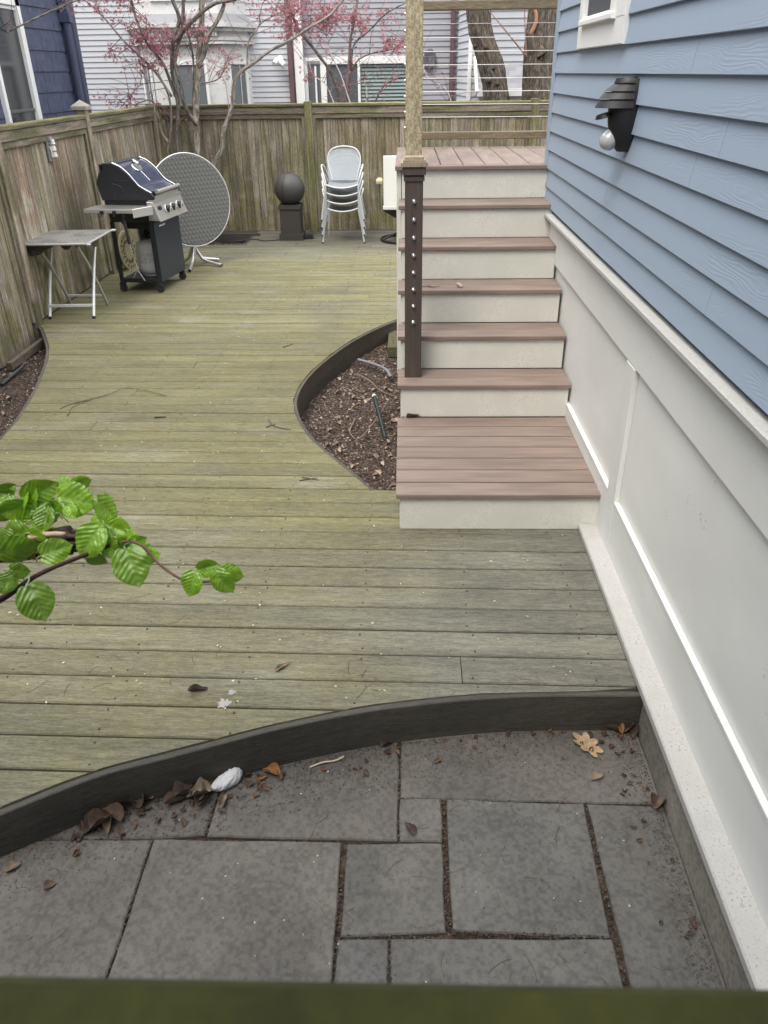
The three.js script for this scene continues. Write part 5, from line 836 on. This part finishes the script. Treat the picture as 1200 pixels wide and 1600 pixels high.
{
  const oak = a => { const s = Math.abs(Math.sin(a * 3.5 + .2)); return .42 + .5 * Math.pow(s, .7) * (.7 + .5 * Math.cos(a) ** 2); };
  const o = mk(scene, 'oak_leaf', dryLeaf(.128, .094, .22, 7, oak), mat([.62, .43, .25], { rough: .8, side: THREE.DoubleSide, map: TX.dry })); o.position.set(.617, PY + .004, -1.875); o.rotation.set(.05, -1.0, .03); tag(o, 'tan lobed oak leaf lying flat on the patio near the white ledge', 'fallen leaf');
  const HL = ['dark curled leaf at the back of the heap left of the white foil', 'mid brown leaf in the middle of the heap left of the white foil', 'tan open leaf, right end of the heap beside the white foil', 'long rolled leaf at the lower left of the heap by the white foil', 'blackish leaf at the lower right of the heap by the white foil', 'dark leaf highest against the fascia in the heap by the white foil'];
  const HM = ['dark leaf, left one of the small bunch between the two leaf heaps', 'blackish middle leaf of the small bunch between the two leaf heaps', 'lighter brown right leaf of the small bunch between the two leaf heaps'];
  const HJ = ['dark leaf in the centre of the pile at the leftmost patio joint', 'upright dark leaf at the right of the pile on the leftmost patio joint', 'blackish flat leaf, leftmost of the pile on the leftmost patio joint', 'small tan leaf at the front of the pile on the leftmost patio joint'];
  const HC = ['long rust brown leaf under the right end of the front fascia', 'small orange leaf under the right end of the front fascia', 'brown crumpled leaf nearest the foundation corner below the fascia', 'blackish leaf against the concrete foundation in the fascia corner'];
  const g1 = 'brown leaves heaped under the fascia beside the white foil';
  for (const [x, z, L, W, r, c, k, up] of [[-.69, -1.645, .075, .05, .6, 1.2, 0, .01], [-.66, -1.655, .08, .05, 2.2, .9, 1, .012], [-.645, -1.64, .07, .055, 3.4, 1.0, 4, .02], [-.71, -1.622, .085, .028, .6, 1.6, 1, .008], [-.63, -1.625, .06, .04, 1.2, 1.3, 2, .004], [-.68, -1.67, .06, .045, 4.2, 1.2, 2, .015]]) fallen(HL.shift(), x, z, PY, L, W, r, c, k, g1, up);
  const g2 = 'dark leaves gathered against the fascia at the far left of the patio';
  for (const [x, z, L, W, r, c, k, up] of [[-.86, -1.615, .065, .05, .2, 1.3, 0, .008], [-.835, -1.62, .06, .045, 2.0, 1.1, 2, .01], [-.815, -1.632, .05, .04, 3.1, 1.1, 1, .006]]) fallen(HM.shift(), x, z, PY, L, W, r, c, k, g2, up);
  const g3 = 'leaves piled on the leftmost patio joint';
  for (const [x, z, L, W, r, c, k, up] of [[-.92, -1.54, .07, .055, .9, 1.2, 0, .01], [-.895, -1.56, .075, .05, 2.6, 1.2, 0, .014], [-.945, -1.525, .06, .05, 4, 1.0, 2, .004], [-.9, -1.53, .055, .03, 5, 1.3, 4, .006]]) fallen(HJ.shift(), x, z, PY, L, W, r, c, k, g3, up);
  const g4 = 'leaves caught in the corner of fascia and foundation';
  for (const [x, z, L, W, r, c, k, up] of [[.70, -1.95, .075, .045, 2.9, 1.1, 1, .006], [.728, -1.943, .05, .035, 2.4, 1.0, 3, .008], [.765, -1.95, .055, .05, 1, 1.2, 1, .008], [.785, -1.93, .05, .035, 4.4, 1.2, 2, .004]]) fallen(HC.shift(), x, z, PY, L, W, r, c, k, g4, up);
  fallen('orange brown leaf right of the white foil by the fascia', -.435, -1.75, PY, .062, .042, 2.7, .7, 3, null, .002);
  fallen('narrow brown leaf tucked beside the orange leaf near the foil', -.405, -1.735, PY, .05, .018, 1.9, 1.2, 1, null, .002);
  fallen('tan curled leaf just below the white foil', -.565, -1.625, PY, .045, .025, 1.4, 1.3, 4, null, .004);
  fallen('thin upright brown leaf at the left end of the foil', -.62, -1.69, PY, .055, .022, 1.5, 1.3, 0, null, .006);
  fallen('small grey brown leaf with a stalk below the oak leaf', .622, -1.742, PY, .04, .034, .2, .35, 4, null, .001);
  fallen('curled brown leaf against the foundation beside the patio joint', .785, -1.635, PY, .06, .045, 1.0, 1.1, 1, null, .004);
  fallen('dark triangular leaf on the small square flagstone', .018, -1.535, PY, .045, .026, 2.2, .9, 2, null, .001);
  fallen('small orange leaf at the fascia foot above the big right flagstone', .5, -1.95, PY, .045, .02, 1.6, .8, 3, null, .002);
  fallen('small rust leaf at the joint beneath the middle of the fascia', -.06, -1.87, PY, .04, .03, .6, 1.1, 0, null, .002);
  fallen('pale leaf on the lower left flagstone by the picture edge', -1.13, -1.39, PY, .04, .035, .6, .6, 4, null, .001);
  fallen('round dark leaf on the lower left flagstone', -1.0, -1.335, PY, .03, .028, .4, .5, 0, null, .001);
  fallen('rolled dark leaf on the deck near the bird droppings', -.70, -1.945, 0, .062, .022, .35, 1.5, 2, null, .001);
  fallen('slim brown leaf on the deck right of the bird droppings', -.43, -2.07, 0, .06, .018, .75, .8, 4, null, .001);
  fallen('dry leaf scrap at the back of the lowest step', .045, -3.875, .189, .07, .02, .1, 1.4, 2, null, .002);
  const st = mk(scene, 'dry_strip', tube([[-.31, PY + .004, -1.768], [-.27, PY + .008, -1.785], [-.23, PY + .006, -1.795], [-.2, PY + .01, -1.81]], .0035, 24, 5).scale(1, 1, 1), mat([.5, .43, .33], { rough: .8 })); tag(st, 'pale dry leaf strip on the patio right of the orange leaf', 'plant debris');
  // crumpled white lump
  const g = new THREE.IcosahedronGeometry(1, 26); { const p = g.attributes.position, v = new THREE.Vector3(); for (let i = 0; i < p.count; i++) { v.fromBufferAttribute(p, i).normalize(); const w = new THREE.Vector3(v.x * 2.2, v.y * 5.2, v.z * 2.2), k = .72 + .36 * F(w.x * 1.6 + 5, w.y * 1.6 + w.z * 1.3, 3, 4) + .34 * Math.abs(F(w.x * 5 + 3, w.y * 5 + w.z * 4.1, 3, 9) - .5), y = Math.sign(v.y) * Math.pow(Math.abs(v.y), .8) * .062, rad = .0265 * (1 + .22 * v.y); p.setXYZ(i, v.x * rad * k * Math.pow(1 - v.y * v.y * .0, .5) + y * y * 3.4, y * (.85 + .15 * k), v.z * rad * k); } g.computeVertexNormals(); }
  const foil = mk(scene, 'crumpled_foil', smooth(g.index ? g.toNonIndexed() : g), mat([.84, .84, .85], { rough: .6, bump: TX.foil, bs: .002 })); foil.rotation.set(Math.PI / 2, 0, -2.45); foil.position.set(-.565, PY + .02, -1.70); tag(foil, 'crumpled white lump of foil on the patio against the curved fascia', 'litter');
}
// twigs, droppings and crumbs
function twigs(label, lists, y, r, c = [.11, .075, .055]) { const o = mk(scene, 'twig', lists.map(l => limb(l.map(p => [p[0], y + (p[2] ?? .004), p[1]]), r, r * .5, { step: .03, seg: 6, knob: .2 })), mat(c, { rough: .9 })); return tag(o, label, 'twig'); }
twigs('long thin forked twig lying across the middle of the deck', [[[-2.17, -4.47], [-2.14, -4.54], [-1.94, -4.7, .012], [-1.86, -4.81, .014], [-1.71, -4.77, .01], [-1.55, -4.69]], [[-2.08, -4.36], [-2.1, -4.5], [-2.03, -4.62]]], 0, .0034, [.13, .1, .07]);
twigs('short forked twig on the deck left of the mulch bed', [[[-.82, -4.29], [-.78, -4.2], [-.67, -4.14]], [[-.82, -4.18], [-.77, -4.23]]], 0, .004);
twigs('straight dark twig near the centre of the deck', [[[-1.53, -4.33], [-1.46, -4.34]]], 0, .005, [.06, .045, .035]);
twigs('small twig on the deck above the curve of the mulch bed', [[[-.93, -5.70], [-.86, -5.79]]], 0, .004);
twigs('pair of crossed twigs on the deck below the mulch bed', [[[-.53, -3.53], [-.44, -3.50]], [[-.54, -3.495], [-.45, -3.525]]], 0, .003, [.07, .055, .045]);
twigs('twiggy bit on the fourth step', [[[.1, -4.43], [.16, -4.41], [.2, -4.43]], [[.13, -4.45], [.17, -4.40]]], .757, .0025);
tag(mk(scene, 'bark_chip', new THREE.CapsuleGeometry(.011, .022, 4, 10).rotateZ(1.1).rotateY(-.5).translate(.311, .768, -4.42), mat([.48, .36, .31], { rough: .8 })), 'pale pinkish chip lying on the fourth step', 'debris');
function splat(x, z, y, R, sd, label) { const B = new Tri(), N = 40, P = (i, k) => { const a = i / N * 6.283, r = R * (k ? .55 + .45 * vn(i * .5, sd, 20, 999, sd) - .25 * (vn(i * 1.5, sd, 60, 999, sd + 1) > .6) : 0); return [[x + Math.cos(a) * r * 1.1, y + (k ? .0006 : .003), z + Math.sin(a) * r], [0, 0]]; }; for (let i = 0; i < N; i++) B.tri(P(i, 0), P(i + 1, 1), P(i, 1)); return tag(mk(scene, 'bird_dropping', B.geo(), mat([.55, .55, .51], { rough: .9, map: TX.speck })), label, 'bird dropping'); }
splat(-.6, -1.89, 0, .028, 3, 'solid white bird dropping on the front deck boards'); splat(-.585, -1.945, 0, .016, 9, 'faint splashed white bird dropping behind the solid one'); 
tag(mk(scene, 'drain_hose', tube([[-.36, -.12, -5.77], [-.22, -.12, -5.65], [-.14, -.115, -5.52], [-.10, -.13, -5.40]], .011, 40, 8), mat([.2, .22, .25], { rough: .4 })), 'curved blue grey hose end lying in the mulch bed by the stairs', 'hose');
{ const t = thing('garden_stake', 'dark green stake with white tip stuck in the mulch beside the stairs', 'stake', [-.14, -.16, -4.58]); mk(t, 'shaft', bar([.02, 0, .2], [-.06, .12, -.2], .013, 10), mat([.012, .025, .02], { rough: .5 })); mk(t, 'tip', new THREE.SphereGeometry(.016, 12, 8).translate(-.062, .122, -.205), mat([.6, .58, .5])); }
twigs('long bare twig lying on the mulch under the hose end', [[[-.36, -5.5, .02], [-.25, -5.32, .03], [-.17, -5.15, .02], [-.05, -5.01, .03]]], -.16, .006, [.2, .15, .11]);
twigs('looping bare twig lying across the green stake in the mulch', [[[-.32, -4.63, .03], [-.34, -4.4, .03], [-.29, -4.3, .03], [-.2, -4.5, .05], [-.1, -4.85, .08]]], -.16, .005, [.2, .15, .12]);
tag(mk(scene, 'timber_offcut', box(.09, .08, .5, -.09, -.12, -6.2).rotateY(0), mat([.1 * gain, .095 * gain, .05 * gain], { map: TX.wood, rough: .9 })), 'green stained timber offcut in the mulch against the stair side', 'timber');
tag(mk(scene, 'buried_strip', bar([-2.91, -.105, -5.2], [-2.92, -.1, -5.6], .013, 8), mat([.03, .035, .035], { rough: .5 })), 'dark plastic strip lying in the left mulch bed', 'garden edging');
{ const t = thing('plant_marker', 'dark green marker in the left mulch bed at the picture edge', 'stake', [-2.93, -.16, -5.08]); mk(t, 'blade', poly([[-.03, 0], [.03, 0], [.035, .1], [0, .16], [-.035, .1]], .006, { b: .001 }).rotateY(.6).rotateX(-.5), mat([.02, .05, .04], { rough: .45 })); mk(t, 'spike', bar([0, -.05, 0], [0, .02, 0], .006), M.black); }
tag(mk(scene, 'bed_plank', box(.04, .06, .75, -3.02, -.1, -5.95).rotateY(0), mat([.12 * gain, .1 * gain, .07 * gain], { map: TX.wood, rough: .9 })), 'weathered plank at the fence foot behind the left mulch bed', 'timber');
{
  const onDeck = (x, z) => x > leftLim(z) + .03 && x < rightLim(z) - .03, needles = [], specks = [], crumbs = [], scraps = [];
  for (let i = 0; i < 420; i++) { const x = rr(-2.8, .76), z = -rr(.9, 1) * 1.98 - Math.pow(rnd(), 1.6) * 7.4; if (!onDeck(x, z)) continue; const v = rr(.5, 1); specks.push({ p: [x, .002, z], r: [0, rr(0, 6), 0], s: [rr(.5, 1.6), .5, rr(.5, 1.1)], c: [.62 * v, .58 * v, .42 * v] }); }
  for (let i = 0; i < 170; i++) { const x = rr(-2.8, .78), z = -1.9 - Math.pow(rnd(), 1.4) * 8; if (onDeck(x, z)) crumbs.push({ p: [x, .003, z], r: [rr(0, 3), rr(0, 3), 0], s: [rr(.3, .9), rr(.2, .4), rr(.2, .5)], c: [.05, .04, .03] }); }
  const inPatio = (x, z) => z > interp(FRONT, x, 0, 1) + .03 && x < .79;
  for (let i = 0; i < 45; i++) { const x = rr(-1.2, .78), z = rr(-1.95, -1.05); if (!inPatio(x, z)) continue; const v = rr(.5, 1); specks.push({ p: [x, PY + .002, z], r: [0, rr(0, 6), 0], s: [rr(.3, .9), .4, rr(.3, .7)], c: [.6 * v, .66 * v, .58 * v] }); }
  for (let i = 0; i < 4200; i++) { const q = rnd(); let x, z; if (q < .5) { x = rr(-1.2, .79); z = interp(FRONT, x, 0, 1) + .03 + Math.pow(rnd(), 2.4) * .2; } else if (q < .75) { x = .79 - Math.pow(rnd(), 2) * .07; z = rr(-1.95, -1.05); } else { x = rr(-1.2, .78); z = rr(-1.95, -1.05); } if (inPatio(x, z)) crumbs.push({ p: [x, PY + .002, z], r: [rr(0, 3), rr(0, 3), 0], s: [rr(.12, q > .75 ? .4 : .8), rr(.12, .3), rr(.12, .45)], c: rnd() < .3 ? [.12, .085, .06] : [.05, .038, .03] }); }
  const jl = [[-.014, -1.95, -.014, -1.5], [.122, -1.65, .12, -1.22], [.565, -1.64, .555, -1.08], [-.175, -1.48, -.18, -1.08], [-.036, -1.2, -.036, -1.08], [.12, -1.22, .54, -1.21], [-.17, -1.2, .1, -1.2], [-.6, -1.7, -.6, -1.51], [-.75, -1.49, -.755, -1.08], [-1.1, -1.485, -.19, -1.49], [-.01, -1.65, .79, -1.64]];
  for (const [a, b, c, d] of jl) for (let i = 0; i < 200; i++) { const t = rnd(); crumbs.push({ p: [mix(a, c, t) + rr(-.008, .008), PY - .008 + rr(0, .008), mix(b, d, t) + rr(-.008, .008)], r: [rr(0, 3), rr(0, 3), 0], s: [rr(.3, 1), rr(.2, .5), rr(.2, .7)], c: rnd() < .2 ? [.13, .105, .08] : [.06, .046, .036] }); }
  for (let i = 0; i < 210; i++) { const patioN = rnd() < .55, x = rr(-1.3, .78), z = patioN ? rr(-1.95, -1.05) : -1.95 - Math.pow(rnd(), 2) * 3; if (patioN ? !inPatio(x, z) : !onDeck(x, z)) continue; const v = rr(.6, 1.2); needles.push({ p: [x, (patioN ? PY : 0) + .0022, z], r: [0, rr(0, 6.3), 0], s: [rr(.5, 1.3), 1, 1], c: [.2 * v, .14 * v, .09 * v] }); }
  const bits = []; for (let i = 0; i < 150; i++) { const near = rnd() < .84, x = near ? (rnd() < .6 ? rr(-1.0, -.45) : rr(-.45, .78)) : rr(.68, .785), z = near ? interp(FRONT, x, 0, 1) + .035 + Math.pow(rnd(), 2) * .12 : rr(-1.95, -1.2); if (!inPatio(x, z)) continue; const v = rr(.5, 1.3), k = rnd(); bits.push({ p: [x, PY + .004, z], r: [rr(-.5, .5), rr(0, 6), rr(-.5, .5)], s: rr(.12, .5), c: k < .2 ? [.27 * v, .15 * v, .075 * v] : [.16 * v, .10 * v, .07 * v] }); }
  const bent = new THREE.TubeGeometry(new THREE.QuadraticBezierCurve3(new THREE.Vector3(-.03, 0, 0), new THREE.Vector3(0, 0, .014), new THREE.Vector3(.034, 0, .002)), 8, .0007, 4);
  for (let i = 0; i < 170; i++) { const right = rnd() < .7, x = right ? rr(-.7, 0) : rr(-3, -2.4), z = right ? rr(-6.3, -3.5) : rr(-6.1, -4.1); if (right ? x < interp(BEDR, z) + .05 : x > interp(BEDL, z) - .05) continue; const v = rr(.6, 1.3); scraps.push({ p: [x, (right ? bedRH : bedLH)(x, z) + .012, z], r: [rr(-.3, .3), rr(0, 6), rr(-.3, .3)], s: rr(.5, 1.1), c: [.33 * v, .25 * v, .20 * v] }); }
  const st = (n, g, m, l, lab, cat) => tag(instances(scene, n, g, m, l), lab, cat), w = mat([1, 1, 1], { rough: .9 });
  st('pine_needles', bent, w, needles, 'scattered brown pine needles on the patio and front deck', 'pine needles'); st('bud_scales', new THREE.IcosahedronGeometry(.0045, 0), w, specks, 'tiny pale bud scales scattered over deck and patio', 'debris');
  st('leaf_fragments', dryLeaf(.055, .035, .8, 91), mat([1, 1, 1], { rough: .9, side: THREE.DoubleSide, map: TX.dry }), bits, 'small torn leaf fragments along the fascia and foundation of the patio', 'leaf litter');
  st('dirt_crumbs', new THREE.IcosahedronGeometry(.0052, 0), w, crumbs, 'dark crumbs of soil in patio joints and along the fascia', 'soil crumbs'); st('leaf_scraps', dryLeaf(.04, .028, .9, 77), mat([1, 1, 1], { rough: .9, side: THREE.DoubleSide }), scraps, 'pale brown leaf scraps scattered over the mulch beds', 'leaf litter');
}

scene.traverse(o => { if (o.isMesh) { o.castShadow = o.receiveShadow = true; } });
renderer.render(scene, camera);
